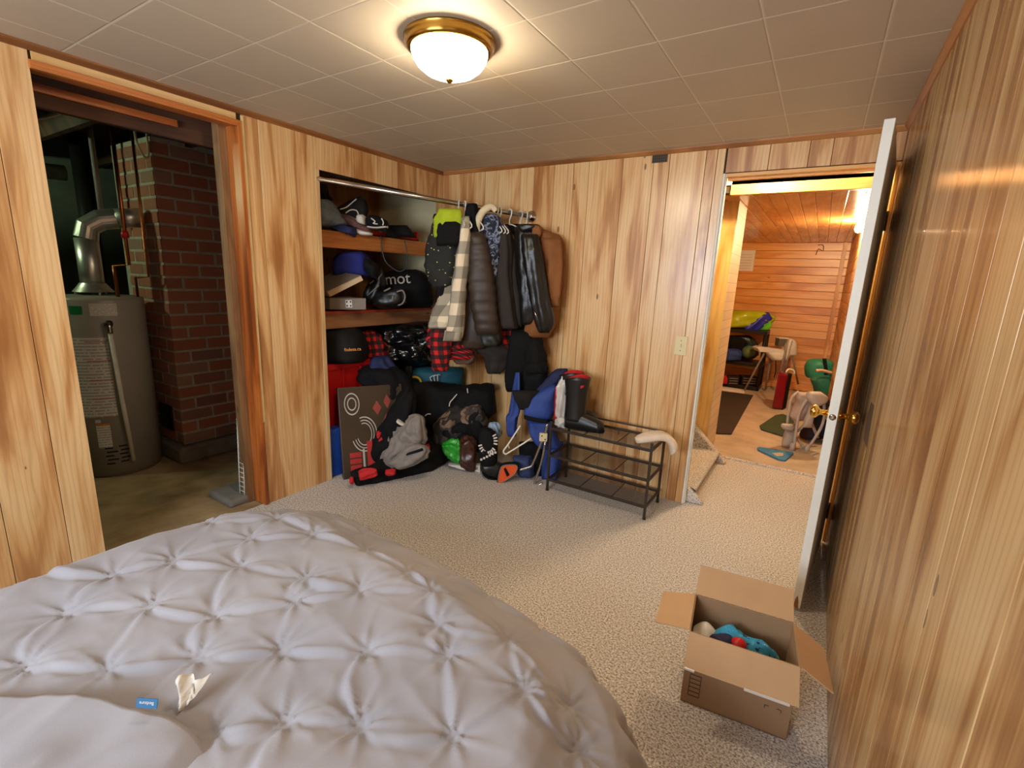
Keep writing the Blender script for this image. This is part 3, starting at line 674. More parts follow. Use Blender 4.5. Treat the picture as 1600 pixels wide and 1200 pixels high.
hanger(726, 'white hanger holding the cream grey plaid shirt', M_WHITEP)
hanger(744, 'white hanger between black hood and cream fleece trim', M_WHITEP)
hanger(772, 'white hanger right behind the cream hood trim', M_WHITEP); hanger(777, 'second white hanger right of the cream hood trim', M_WHITEP); hanger(782, 'third white hanger right of the cream hood trim', M_WHITEP)
hanger(797, 'white hanger above the dark softshell jacket', M_WHITEP, .3); hanger(813, 'thin white hanger in the gap before rod flange', M_CLEAR, .5); hanger(823, 'white hanger holding the leather jacket next to flange', M_WHITEP, -.2)
def rD(px, off=0): return dep(rodpt(px)) + off
G = 'clothes hanging on the closet rod'
def garment(nm, lab, cat): return tag(empty(nm), lab, cat, G)
g = garment('ski_jacket', 'black speckled jacket with lime green yoke at left of rod', 'jacket')
soft('body', [(338, 684, 720), (352, 678, 722), (375, 670, 722), (400, 665, 720), (425, 668, 718), (445, 676, 712), (452, 682, 706)], rD(716), .16, M_SPECK, g, seed=1)
soft('yoke', [(326, 688, 716), (334, 684, 719), (346, 681, 720), (358, 680, 721), (372, 679, 690)], rD(716, -.06), .10, M_LIME, g, seed=2)
soft('chest_panel', [(346, 690, 712), (355, 686, 718), (370, 684, 720), (384, 682, 719)], rD(716, -.10), .06, M_BLACK, g, seed=3)
soft('strap', [(420, 684, 698), (445, 684, 697), (466, 685, 697)], rD(716, -.06), .03, M_BLACK, g, seed=4, crump=(12, .003))
soft('hood_toggle', [(334, 679, 686), (342, 678, 685), (350, 679, 682)], rD(716, -.05), .04, M_BLACK, g, seed=5, crump=(12, .002))
g = garment('plaid_shirt', 'cream and grey checked flannel shirt on the rod', 'shirt')
soft('shirt_body', [(440, 693, 716), (465, 686, 714), (490, 676, 710), (505, 672, 706), (514, 671, 702)], rD(720, -.02), .12, M_PLAIDG, g, seed=6)
soft('sleeve', [(338, 722, 733), (360, 719, 734), (400, 713, 733), (440, 708, 729), (480, 704, 726), (512, 700, 724), (532, 693, 721)], rD(726, -.10), .11, M_PLAIDG, g, seed=7, fold=(4, .004), crump=(10, .005))
soft('cuff', [(516, 695, 723), (524, 694, 722), (533, 692, 720)], rD(726, -.105), .13, M_PLAIDG, g, seed=8, crump=None, fold=None)
g = garment('black_hood', 'black hood draped over rod beside the checked shirt', 'hood')
soft('hood', [(318, 733, 745), (326, 731, 747), (345, 730, 748), (372, 731, 752), (395, 734, 756)], rD(738, -.02), .13, M_BLACK, g, seed=9)
g = garment('puffer_jacket', 'dark brown quilted puffer jacket hanging on the rod', 'jacket')
soft('jacket_body', [(372, 736, 756), (400, 733, 762), (440, 727, 768), (490, 722, 770), (530, 721, 768), (545, 721, 752)], rD(744, .02), .16, M_PUFF, g, seed=10, quilt=(.072, .012), fold=None, crump=(8, .006))
soft('sleeve', [(362, 734, 754), (390, 734, 764), (430, 732, 771), (470, 735, 775), (505, 741, 778), (524, 745, 779)], rD(744, -.10), .14, M_PUFF, g, seed=11, quilt=(.066, .012), fold=None, crump=(8, .005), seg=9)
soft('cuff', [(520, 752, 779), (532, 753, 781), (541, 756, 779)], rD(744, -.10), .12, pm('dark_green_cuff', (30, 34, 28), .5), g, seed=12, crump=(20, .004))
g = garment('camo_hoodie', 'navy camouflage hoodie with cream fleece hood edge', 'hoodie')
soft('hood', [(334, 762, 774), (346, 754, 783), (360, 752, 788), (375, 756, 787), (392, 758, 780)], rD(764, -.03), .15, M_NCAMO, g, seed=13)
soft('sleeve', [(376, 757, 780), (400, 759, 777), (420, 763, 775), (438, 765, 774)], rD(764, -.09), .09, M_NCAMO, g, seed=14)
dd = rD(764, -.10); MB().tube([od(748, 372, dd), od(745, 356, dd), od(749, 340, dd), od(757, 328, dd), od(768, 323, dd), od(775, 330, dd)], [.018, .024, .024, .022, .016], 10, smooth=5).build('fleece_trim', M_CREAM, g, True)
g = garment('salmon_shirt', 'salmon pink shirt showing as a sliver by the softshell', 'shirt')
soft('shirt', [(364, 770, 778), (385, 770, 777), (410, 771, 776), (420, 772, 775)], rD(772, -.02), .08, M_SALMON, g, seed=15, crump=(12, .003))
g = garment('softshell_jacket', 'plain dark brown softshell jacket in middle of rod', 'jacket')
soft('jacket_body', [(352, 778, 792), (370, 778, 800), (400, 776, 806), (440, 772, 811), (480, 776, 815), (512, 785, 817)], rD(786, -.04), .15, M_BROWNBK, g, seed=16, crump=(7, .006))
soft('sleeve', [(358, 781, 796), (390, 777, 799), (440, 773, 799), (500, 780, 806), (514, 786, 808)], rD(786, -.11), .09, M_BROWNBK, g, seed=17, crump=(7, .004))
g = garment('black_jacket', 'black jacket with white piping behind leather sleeve', 'jacket')
soft('jacket_body', [(350, 790, 812), (364, 790, 826), (400, 797, 828), (450, 803, 828), (500, 808, 828), (520, 800, 822)], rD(800, .03), .13, M_BLACK, g, seed=18)
dd = rD(800, -.06); MB().tube([od(803, 428, dd), od(808, 416, dd), od(812, 407, dd)], .004, 6).build('piping', M_WHITEC, g, True)
soft('pink_lining', [(366, 797, 801), (376, 797, 803), (388, 799, 803), (398, 800, 803)], rD(800, -.055), .03, M_SALMON, g, seed=19, crump=None)
g = garment('leather_jacket', 'glossy black leather jacket hanging near the rod flange', 'jacket')
soft('jacket_body', [(354, 806, 838), (370, 806, 842), (410, 808, 846), (450, 812, 846), (490, 815, 848), (508, 817, 838)], rD(818, -.16), .14, M_LEATHER, g, seed=20, fold=(7, .007))
soft('sleeve', [(366, 815, 840), (390, 817, 845), (420, 821, 850), (450, 827, 855), (480, 832, 861), (505, 837, 866), (520, 843, 858)], rD(818, -.30), .11, M_LEATHER, g, seed=21, fold=(7, .008), crump=(10, .006), seg=7)
soft('collar', [(350, 812, 838), (356, 810, 842), (364, 815, 840)], rD(818, -.20), .10, M_LEATHER, g, seed=22)
dd = rD(818, -.36); MB().tube([od(835, 487, dd), od(840, 498, dd)], .004, 6).build('zip', M_STEEL, g, True)
g = garment('canvas_jacket', 'tan brown canvas work jacket at wall end of rod', 'jacket')
soft('jacket_body', [(358, 833, 846), (364, 832, 862), (373, 833, 875), (400, 836, 877), (440, 838, 876), (480, 830, 872), (510, 822, 866), (528, 819, 856)], rD(826, -.16), .17, M_TAN, g, seed=23, fold=(4, .008))
soft('collar', [(352, 833, 840), (360, 832, 846), (374, 834, 842)], rD(826, -.24), .08, M_TAN, g, seed=24)
soft('sleeve', [(372, 846, 874), (400, 850, 877), (430, 853, 876), (460, 856, 874), (480, 858, 873)], rD(826, -.26), .10, M_TAN, g, seed=25, fold=(5, .008))
g = garment('red_plaid_shirt', 'red and black checked shirt below the cream sleeve', 'shirt')
soft('shirt_body', [(505, 672, 704), (520, 670, 712), (540, 668, 726), (552, 690, 738), (562, 700, 735)], rD(714, .05), .12, M_PLAIDR, g, seed=26)
soft('sleeve', [(512, 676, 702), (540, 676, 703), (565, 676, 700), (580, 677, 697)], rD(714, -.02), .09, M_PLAIDR, g, seed=27)
soft('brown_hem', [(555, 705, 742), (563, 708, 742), (569, 714, 734)], rD(720, .06), .07, pm('brown_hem_cloth', (84, 60, 44), .85), g, seed=28, crump=(12, .003))
g = garment('lumber_shirt', 'second red checked shirt cuff below the softshell', 'shirt')
soft('shirt_tail', [(510, 786, 808), (524, 786, 808), (540, 788, 807), (545, 792, 804)], rD(790, .0), .08, M_PLAIDR, g, seed=29, crump=(10, .004))
g = garment('dark_sweater', 'dark sweater sleeve hanging below puffer cuff', 'sweater')
soft('sweater_tail', [(530, 745, 800), (548, 746, 797), (558, 758, 796), (575, 762, 788), (584, 763, 783)], rD(770, .06), .10, M_BROWNBK, g, seed=30)
g = garment('snow_pants', 'long black snow pants hanging at end of rod', 'trousers')
soft('leg', [(515, 800, 836), (545, 795, 842), (580, 790, 838), (612, 792, 836)], rD(815, -.13), .13, M_BLACK, g, seed=31)
soft('leg', [(528, 824, 846), (560, 822, 852), (575, 818, 853), (600, 818, 852), (640, 820, 846)], rD(815, -.18), .10, M_BLACK, g, seed=32)
soft('pocket_flap', [(566, 822, 852), (576, 820, 854), (584, 824, 852)], rD(815, -.23), .05, M_BLACK, g, seed=33, crump=None)

# ---------------- things on the upper shelf
GS = 'shoes on the upper shelf'
def shoe(nm, lab, rows, D, mat, sole_rows, sole_mat, lace=None, grp=GS, cat='shoe', seed=1):
    s = tag(empty(nm), lab, cat, grp); soft('upper', rows, D, .10, mat, s, seed=seed, crump=(18, .005), fold=None)
    if sole_rows: soft('sole', sole_rows, D - .02, .10, sole_mat, s, seed=seed, crump=None, fold=None)
    if lace:
        for L in lace: MB().tube([od(a, b, D - .062) for a, b in L], .004, 6, smooth=3).build('lace', M_WHITEC, s, True)
    return s
D1 = dep((-.33, -.95, 1.6))
tag(soft('grey_hoodie', [(312, 499, 512), (322, 498, 520), (336, 498, 528), (350, 500, 535), (357, 501, 520)], D1, .2, M_JEAN, seed=40, crump=(16, .016)), 'crumpled grey sweatshirt at left end of upper shelf', 'clothing')
tag(soft('black_scarf', [(288, 499, 508), (300, 499, 510), (314, 500, 516)], D1 + .02, .1, M_BLACK, seed=41), 'black cloth stuffed above the grey sweatshirt', 'clothing')
tag(soft('blue_shirt', [(518, 352, 519, 358), (530, 354, 530, 362), (545, 356, 545, 366), (556, 357, 556, 368)], D1, .14, M_NAVY, seed=42, crump=(20, .008)), 'flat navy cloth lying under the upper shelf shoes', 'clothing')
D2 = dep((-.3, -.78, 1.6))
shoe('trail_shoe', 'dark trail sneaker standing on its side at top of pile', [(528, 326, 530, 334), (540, 318, 542, 340), (552, 312, 556, 344), (564, 309, 570, 340), (572, 314, 575, 330)], D2, M_CHAR, [(529, 334, 532, 340), (544, 336, 548, 346), (560, 342, 566, 348)], M_GREYP, [[(531, 327), (541, 324), (552, 315), (557, 311)], [(540, 333), (548, 328), (557, 329), (560, 335)]], seed=43)
shoe('beige_shoe', 'beige and maroon sneaker lying under the trail sneaker', [(526, 338, 528, 352), (538, 336, 540, 352), (552, 340, 553, 356), (566, 350, 566, 364), (580, 358, 580, 366)], D2 - .03, pm('maroon_suede', (96, 62, 58), .8, var=.4, vs=30), [(552, 354, 553, 362), (566, 360, 566, 368), (582, 364, 582, 368)], M_WHITEC, None, seed=44)
shoe('white_shoe', 'small white sneaker wedged in the middle of the pile', [(558, 338, 560, 350), (564, 336, 566, 352), (571, 338, 572, 350)], D2 - .02, M_WHITEC, None, None, None, seed=45)
shoe('black_sneaker', 'black sneaker with white laces beside the red tray', [(572, 340, 573, 352), (582, 337, 583, 356), (594, 340, 595, 360), (604, 346, 604, 366), (607, 354, 607, 366)], D2 - .02, M_BLACK, [(574, 353, 574, 356), (590, 355, 590, 358), (606, 353, 606, 357)], M_WHITEC, [[(580, 341), (586, 346), (583, 349), (590, 350)], [(596, 341), (599, 347), (598, 352)]], seed=46)
tr = tag(empty('red_tray'), 'red edged black tray on the right of upper shelf', 'tray')
zt_ = 1.605
def tq(a, b, c, d, z0, z1): return [(a, b, z0), (c, b, z0), (c, d, z0), (a, d, z0)]
tx0, tx1, ty0, ty1 = -.52, -.14, -.60, -.12
bx('tray_base', M_BLACK, tx0, tx1, ty0, ty1, zt_ - .004, zt_ + .01, tr)
for a in ((tx0, tx0 + .02, ty0, ty1), (tx0, tx1, ty1 - .02, ty1)): bx('rim', M_RED, a[0], a[1], a[2], a[3], zt_, zt_ + .07, tr, .004)
bx('rim', M_RED, tx1 - .02, tx1, ty0 + .2, ty1, zt_, zt_ + .02, tr, .003)
soft('black_insert', [(352, 604, 636), (362, 603, 644), (371, 603, 652)], dep((-.2, -.5, 1.6)), .12, M_BLACK, tr, seed=47, crump=None, fold=None)
cb_ = dep((-.09, -.55, 1.4))
tag(MB().tube([od(595, 366, cb_), od(597, 390, cb_), od(602, 408, cb_), od(612, 418, cb_), od(624, 424, cb_), od(634, 418, cb_), od(636, 396, cb_), od(632, 376, cb_)], .0045, 6, smooth=5).build('extension_cable', M_RUBBER, None, True), 'black cord looping down from the upper closet shelf', 'cord')
# ---------------- things on the lower shelf
D3 = dep((-.28, -.85, 1.2))
cp = tag(empty('baseball_cap'), 'royal blue cap behind the grey game case', 'cap')
soft('crown', [(393, 540, 566), (400, 528, 572), (412, 524, 576), (425, 524, 580), (432, 526, 580)], D3 + .06, .2, M_ROYAL, cp, seed=50, crump=(9, .008)); soft('brim', [(571, 404, 570, 420), (582, 410, 580, 430), (592, 418, 590, 436)], D3, .12, M_BLACK, cp, seed=51)
gc = tag(empty('game_case'), 'grey case with lid ajar and dice emblem on lower shelf', 'case')
D4 = dep((-.16, -.93, 1.15)); c0, c1, c2, c3 = od(515, 466, D4), od(572, 466, D4), od(572, 484, D4), od(515, 484, D4)
M_CASE = pm('case_grey', (118, 102, 86), .6); M_CASEL = pm('case_edge', (186, 156, 116), .6)
bk = V((-.30, .03, 0))
MB().prism([c3, c2, c1, c0], bk).build('case_base', M_CASE, gc, False, .003)
l0, l1, l2, l3 = od(511, 456, D4), od(564, 431, D4), od(568, 438, D4), od(516, 464, D4)
MB().prism([l3, l2, l1, l0], bk + V((.0, 0, .01))).build('case_lid', M_CASEL, gc, False, .003)
lt_ = MB().prism([l0 + V((0, 0, .001)), l1 + V((0, 0, .001)), l1 + bk + V((0, 0, .02)), l0 + bk + V((0, 0, .02))], (0, 0, .003)).build('lid_top', M_CASE, gc)
em = c3 + (c2 - c3) * .53 + (c0 - c3) * .52; ex = (c2 - c3).normalized(); out = ex.cross(V((0, 0, 1)))
if out.x < 0: out = -out
EM = frame(em + out * .001, ex, V((0, 0, 1)))
MB().box(-.021, .021, -.024, .024, 0, .0015, EM).build('emblem', M_WHITEC, gc)
for a in (-.012, .012):
    for b in (-.013, .013): MB().box(a - .005, a + .005, b - .005, b + .005, .0015, .0025, EM).build('emblem_square', M_INK, gc)
D5 = dep((-.38, -.35, 1.2))
df = tag(empty('black_duffel'), 'black duffel with grey lettering on lower shelf', 'bag')
soft('bag_body', [(421, 620, 650), (428, 600, 664), (440, 592, 671), (456, 588, 674), (470, 588, 676), (481, 590, 672)], D5, .30, M_BLACK, df, seed=52, crump=(6, .008), fold=None)
tx = frame(od(621, 436, D5 - .20), od(636, 435, D5 - .20) - od(606, 437, D5 - .20), V((0, 0, 1)))
text('lettering', 'mot', pm('grey_print', (176, 166, 152), .8), tx, .115, df)
# boots with buckles in front of the duffel
D6 = dep((-.2, -.6, 1.15))
kb = tag(empty('ski_boot'), 'black buckled boot with grey straps beside the game case', 'boot', 'ski boots on the lower shelf')
soft('boot_shell', [(596, 418, 600, 432), (588, 430, 602, 446), (577, 446, 598, 456), (570, 462, 592, 470), (566, 472, 584, 478)], D6 + .04, .14, M_RUBBER, kb, seed=53, crump=(20, .006))
for pts in ([(574, 462), (584, 453), (592, 446)], [(578, 443), (584, 438)], [(590, 437), (597, 428)]): MB().tube([od(a, b, D6 - .04) for a, b in pts], .005, 6).build('buckle', M_GREYP, kb, True)
kb2 = tag(empty('ski_boot'), 'black buckled boot lying with grey sole facing out', 'boot', 'ski boots on the lower shelf')
soft('boot_shell', [(582, 468, 584, 478), (592, 458, 592, 480), (606, 454, 606, 480), (620, 452, 622, 478), (630, 454, 634, 472)], D6 - .02, .16, M_RUBBER, kb2, seed=54, crump=(20, .006))
for pts in ([(600, 455), (610, 450)], [(613, 470), (614, 462)], [(620, 456), (629, 454), (633, 464), (629, 474), (622, 477)]): MB().tube([od(a, b, D6 - .11) for a, b in pts], .006, 6, smooth=3).build('buckle', M_GREYP, kb2, True)
tag(soft('blue_helmet_bag', [(586, 415, 590, 424), (592, 420, 597, 430), (597, 428, 600, 434)], D6 + .09, .05, M_BLUE, seed=55), 'small light blue strap end behind the buckled boot', 'strap')

# ---------------- below the shelves
D7 = dep((-.22, -.86, .8))
bg = tag(empty('black_tool_bag'), 'black bag with small orange lettering on red tote', 'bag')
soft('bag_body', [(511, 512, 552), (520, 508, 562), (540, 508, 570), (556, 508, 571), (566, 512, 568)], D7, .34, M_CHAR, bg, seed=60, crump=(5, .010), fold=None)
soft('flap_edge', [(512, 528, 514, 534), (528, 540, 530, 546), (540, 552, 542, 558)], D7 - .165, .02, M_BLACK, bg, seed=61, crump=None, fold=None)
tx = frame(od(551, 546, D7 - .200), od(566, 545, D7 - .200) - od(536, 547, D7 - .200), V((0, 0, 1)))
text('lettering', 'fitdesa.ca', pm('orange_print', (226, 150, 70), .7), tx, .030, bg)
tb = tag(empty('red_tote'), 'bright red plastic storage tote under the black bag', 'tote')
def tote(parent, x0, x1, y0, y1, zb, zt, mat, lid=True):
    t = .025
    MB().prism([(x0 + t, y0 + t, zb), (x1 - t, y0 + t, zb), (x1 - t, y1 - t, zb), (x0 + t, y1 - t, zb)], (0, 0, .001)).add(
        [(x0 + t, y0 + t, zb), (x1 - t, y0 + t, zb), (x1 - t, y1 - t, zb), (x0 + t, y1 - t, zb), (x0, y0, zt), (x1, y0, zt), (x1, y1, zt), (x0, y1, zt)],
        [(0, 1, 5, 4), (1, 2, 6, 5), (2, 3, 7, 6), (3, 0, 4, 7), (4, 5, 6, 7)]).build('tub', mat, parent, False, .006)
    bx('lid', mat, x0 - .015, x1 + .015, y0 - .015, y1 + .015, zt - .03, zt + .012, parent, .006)
    for k in range(3): bx('rib', mat, x1 - .008, x1 + .006, y0 + .06 + k * (y1 - y0 - .12) / 2 - .012, y0 + .06 + k * (y1 - y0 - .12) / 2 + .012, zb + .25, zt - .03, parent, .004)
tote(tb, -.55, -.13, -1.09, -.66, .0, .735, M_RED)
# leaning game box
gb = tag(empty('game_box'), 'large dark brown board game box leaning on closet edge', 'box')
bl = oz(537, 750); br_ = oz(622, 737); br_ = bl + (br_ - bl).normalized() * .43
wv_ = (br_ - bl).normalized(); nb_ = V((-wv_.y, wv_.x, 0)); nb_ = nb_ if nb_.dot(NH) > 0 else -nb_
tl = bl + (V((0, 0, .60)) + nb_ * .13) - wv_ * .02; tr_ = br_ + (V((0, 0, .60)) + nb_ * .13) - wv_ * .0
GM = frame(bl, wv_, tl - bl); gW = .43; gH = (tl - bl).length
MB().box(0, gW, 0, gH, -.055, 0, GM).build('box_body', pm('dark_brown_card', (62, 48, 34), .4, var=.15, vs=3), gb, False, .004)
M_PW = pm('print_white', (186, 178, 168), .6); M_PR = pm('print_red', (176, 40, 36), .6)
def ring(cx, cy, rx, ry, w_, mat, a0=0, a1=6.2832, nm='printed_ring'):
    def f(u, v): a = a0 + (a1 - a0) * u; k = 1 - v * w_; return GM @ V((cx + rx * k * math.cos(a), cy + ry * k * math.sin(a), .0012))
    MB().grid(f, 32, 1).build(nm, mat, gb)
for rx, ry, ww in ((.05, .075, .12), (.03, .045, .2)): ring(.085, .50, rx, ry, ww, M_PW)
for rx, ry, ww in ((.085, .12, .07), (.066, .098, .07), (.05, .078, .09)): ring(.155, .29, rx, ry, ww, M_PW, -2.8, 1.9)
for a in ((.25, .46, .03, .05), (.32, .50, .025, .05), (.31, .36, .03, .055)):
    MB().prism([GM @ V((a[0] - a[2], a[1], .0012)), GM @ V((a[0], a[1] - a[3], .0012)), GM @ V((a[0] + a[2], a[1], .0012)), GM @ V((a[0], a[1] + a[3], .0012))], GM.to_3x3() @ V((0, 0, .0006))).build('printed_diamond', pm('print_dull_red', (150, 62, 50), .6), gb)
for k in range(3): MB().box(.05, .125, .055 + .042 * k, .088 + .042 * k, .0008, .0016, GM).build('printed_bar', M_PR, gb)
MB().box(.135, .148, .05, .19, .0008, .0016, GM).build('printed_bar', M_PW, gb); MB().box(.165, .225, .05, .24, .0008, .0016, GM).build('printed_bar', M_PR, gb); MB().box(.24, .248, .06, .25, .0008, .0016, GM).build('printed_bar', M_PW, gb)
tag(bx('blue_bin', M_BLUEP, -.098, -.02, -1.09, -.93, 0, .33, None, .006), 'blue plastic panel in the corner behind game box', 'bin')
GP = 'clothes piled on the closet floor'
def heap(nm, lab, rows, D, th, mat, cat='clothing', **k):
    for a_, b_ in (('nu', 44), ('seg', 9), ('fold', (6, .010)), ('sq', .85)): k.setdefault(a_, b_)
    if k.get('crump') and k['crump'][1] > .012: k['crump'] = (k['crump'][0] * 1.15, k['crump'][1] * 1.35)
    return tag(soft(nm, rows, D, th, mat, **k), lab, cat, GP)
heap('plaid_flannel', 'red checked flannel stuffed between black bag and bin bag', [(512, 552, 570), (525, 560, 592), (545, 566, 602), (565, 568, 604)], dep((-.25, -.6, .8)), .18, M_PLAIDR, seed=70)
bb = tag(empty('bin_bag'), 'shiny black bin bag stuffed under the lower shelf', 'bag')
soft('bag_film', [(502, 606, 660), (515, 598, 676), (535, 596, 680), (555, 600, 676), (572, 612, 664)], dep((-.25, -.28, .8)), .38, M_BAG, bb, seed=71, crump=(11, .034), nu=72, seg=12, fold=(9, .012))
soft('bag_neck', [(508, 650, 664), (520, 652, 670), (536, 650, 664)], dep((-.1, -.2, .8)), .12, M_BAG, bb, seed=72, crump=(22, .015), nu=36)
heap('blue_fleece', 'flat royal blue cloth on top of the dark pile', [(556, 586, 606), (566, 580, 612), (578, 578, 620), (586, 592, 622)], dep((-.05, -.62, .7)), .16, M_NAVY, seed=73, crump=(6, .006))
heap('dark_parka', 'black parka heaped behind the game box', [(572, 566, 616), (590, 564, 632), (615, 590, 640), (650, 590, 640), (690, 585, 640)], dep((.02, -.6, .5)), .24, M_BLACK, seed=74, crump=(7, .018))
tl_ = tag(empty('teal_duffel'), 'teal nylon bag with yellow trim on the pile', 'bag', GP)
soft('bag_body', [(574, 650, 722), (582, 640, 722), (592, 638, 722), (604, 642, 722), (615, 652, 720)], dep((.05, -.2, .65)), .22, M_TEAL, tl_, seed=75, crump=(8, .010))
dd = dep((.05, -.2, .65)) - .13; MB().tube([od(640, 592, dd), od(648, 589, dd), od(656, 593, dd), od(660, 606, dd)], .010, 8, smooth=4).build('trim_band', M_YEL, tl_, True)
for k in range(3): MB().tube([od(676 + 4 * k, 598, dd - .02), od(672 + 6 * k, 590 - 2 * k, dd - .03), od(680 + 4 * k, 586, dd - .02)], .004, 6, smooth=3).build('drawcord', M_WHITEC, tl_, True)
heap('beaded_strap', 'dark jacket edge with white snaps beside teal bag', [(572, 636, 642), (590, 634, 641), (610, 628, 640)], dep((.1, -.35, .65)), .06, M_CHAR, seed=76)
bsj = tag(empty('black_snow_jacket'), 'black snow jacket with white piping across pile top', 'jacket', GP)
soft('jacket_body', [(640, 600, 640, 660), (665, 598, 665, 668), (690, 602, 690, 664), (720, 606, 722, 662), (750, 603, 752, 656), (772, 602, 776, 645)], dep((.30, -.32, .45)), .26, M_BLACK, bsj, seed=77, crump=(7, .016))
dd = dep((.30, -.32, .45)) - .16
for k, pts in enumerate([[(702, 635), (703, 629), (708, 623), (714, 616)], [(730, 607), (731, 614)], [(664, 650), (668, 647), (673, 647)]]):
    MB().tube([od(a, b, dd) for a, b in pts], .004, 6, smooth=3).build('white_piping', M_WHITEC, bsj, True)
heap('camo_pants', 'brown and black camouflage trousers slumped in pile', [(676, 668, 680, 700), (695, 648, 700, 690), (715, 640, 722, 680), (735, 636, 745, 664), (752, 636, 762, 655)], dep((.38, -.42, .35)), .16, M_CAMO, seed=78, crump=(8, .016))
heap('black_sweatpants', 'black sweatpants below the camouflage trousers', [(690, 672, 696, 705), (710, 660, 715, 700), (730, 652, 738, 700), (752, 640, 760, 710)], dep((.46, -.40, .25)), .14, M_BLACK, seed=79, crump=(8, .014))
brj = tag(empty('black_red_jacket'), 'black jacket with red lining spilling onto carpet', 'jacket', GP)
soft('jacket_body', [(548, 738, 560, 762), (580, 730, 590, 766), (610, 718, 622, 762), (645, 708, 650, 748), (680, 696, 684, 732), (700, 692, 702, 712)], (fl(575, 758), fl(690, 722)), .16, M_BLACK, brj, seed=80, crump=(8, .016))
for k, (rows, lab) in enumerate([([(560, 736, 562, 750), (572, 732, 575, 746), (588, 733, 590, 742)], 'red lining flap at front of the black jacket'), ([(546, 747, 547, 754), (552, 746, 553, 755)], 'small red cuff lying on carpet edge of pile'), ([(602, 735, 602, 741), (612, 735, 613, 741), (618, 736, 618, 740)], 'short red strip under grey trousers'), ([(588, 676, 590, 690), (596, 674, 600, 688)], 'red loop showing above the grey trousers'), ([(594, 708, 596, 722), (600, 706, 603, 718)], 'red edge left of the grey trousers'), ([(662, 696, 662, 702), (671, 696, 672, 701)], 'red scrap right of the grey trousers')]):
    soft('red_lining', rows, (fl(575, 758) - .055, fl(575, 758) - .06, fl(600, 750) - .07, dep((.20, -.75, .3)) - .07, dep((.20, -.75, .3)) - .07, dep((.30, -.72, .3)))[k], .03, M_REDC, brj, seed=81 + k, crump=(20, .004))
heap('black_pants', 'black trousers bunched beside the game box', [(640, 598, 650, 622), (600, 660, 640, 690), (584, 690, 632, 715), (585, 720, 620, 742)], dep((.20, -.75, .3)), .16, M_BLACK, seed=88, crump=(8, .016))
gp_ = tag(empty('grey_trousers'), 'light grey ski trousers lying on top of pile', 'trousers', GP)
Dg = dep((.25, -.84, .4)); kw = dict(nu=44, seg=9, sq=.95)
soft('leg', [(650, 647, 660, 650), (642, 654, 664, 668), (636, 664, 664, 682), (626, 676, 657, 694), (616, 690, 645, 708), (606, 706, 630, 722), (600, 722, 612, 732)], Dg - .02, .10, M_GREYP, gp_, seed=89, crump=(11, .018), fold=(6, .008), **kw)
soft('leg', [(621, 656, 634, 664), (612, 676, 628, 688), (602, 700, 618, 712), (592, 722, 604, 728)], Dg + .05, .07, M_GREYP, gp_, seed=90, crump=(11, .014), fold=(5, .006), **kw)
soft('leg', [(646, 692, 664, 696), (634, 700, 669, 706), (622, 712, 654, 722), (606, 724, 624, 734)], Dg - .10, .06, M_GREYP, gp_, seed=91, crump=(9, .012), fold=(5, .008), **kw)
soft('leg_opening', [(636, 708, 660, 700), (634, 712, 662, 704)], Dg - .138, .02, M_BLACK, gp_, seed=93, crump=None, fold=None)
soft('cuff_band', [(621, 655, 634, 662), (619.5, 658, 632.5, 665)], Dg + .0, .08, M_WHITEC, gp_, seed=92, crump=None, fold=None)
heap('chip_bag', 'shiny green snack bag in the pile', [(690, 696, 692, 704), (704, 690, 706, 716), (716, 690, 718, 722), (722, 694, 722, 712)], fl(712, 733), .08, M_GREEN, cat='snack bag', seed=93, crump=(22, .012))
heap('brown_bag', 'dark brown foil bag beside the green snack bag', [(718, 690, 718, 724), (732, 682, 733, 732), (745, 692, 744, 732)], fl(725, 736), .10, pm('brown_foil', (66, 36, 24), .3, var=.4, vs=20), cat='snack bag', seed=94, crump=(18, .012))
pc = tag(empty('printed_carton_edge'), 'white printed carton edge on carpet in front of pile', 'carton')
D8 = fl(725, 737); MB().prism([od(700, 727, D8), od(750, 728, D8), od(750, 738, D8), od(722, 734, D8)], NH * .05).build('carton_side', M_WHITEC, pc)
text('lettering', 'ION', M_INK, frame(od(739, 731.5, D8 - .012), od(748, 732, D8) - od(730, 731, D8), V((0, 0, 1))), .035, pc)
ts = tag(empty('printed_shirt'), 'black t shirt with white circular lettering print in pile', 'shirt', GP)
D9 = fl(760, 742); soft('shirt', [(748, 672, 748, 708), (758, 668, 756, 735), (768, 672, 766, 738), (778, 684, 777, 728)], D9, .14, M_BLACK, ts, seed=95, crump=(10, .006))
for i in range(15):
    a = -.5 - 2.3 + i * .26; c_ = od(762 + 12.5 * math.cos(a), 690 - 18 * math.sin(a), D9 - .076); MM = frame(c_, HR, V((0, 0, 1))) @ Matrix.Rotation(a + math.pi / 2, 4, 'Z')
    if i % 5 != 4: MB().box(-.005, .005, -.013, .013, -.001, .001, MM).build('print_mark', M_WHITEC, ts)
for i in range(6): c_ = od(752 + 4.4 * i, 718 - 2.2 * i, D9 - .085); MB().box(-.007, .007, -.007, .007, -.002, .002, frame(c_, HR, V((0, 0, 1)))).build('print_mark', M_WHITEC, ts)
heap('blue_white_ball', 'light blue patterned cloth scrap by the wall', [(660, 768, 778), (672, 767, 779), (684, 770, 779)], dep((.86, -.2, .3)), .08, dots('blue_white_pattern', (150, 176, 200), (40, 70, 140), 30), seed=96)
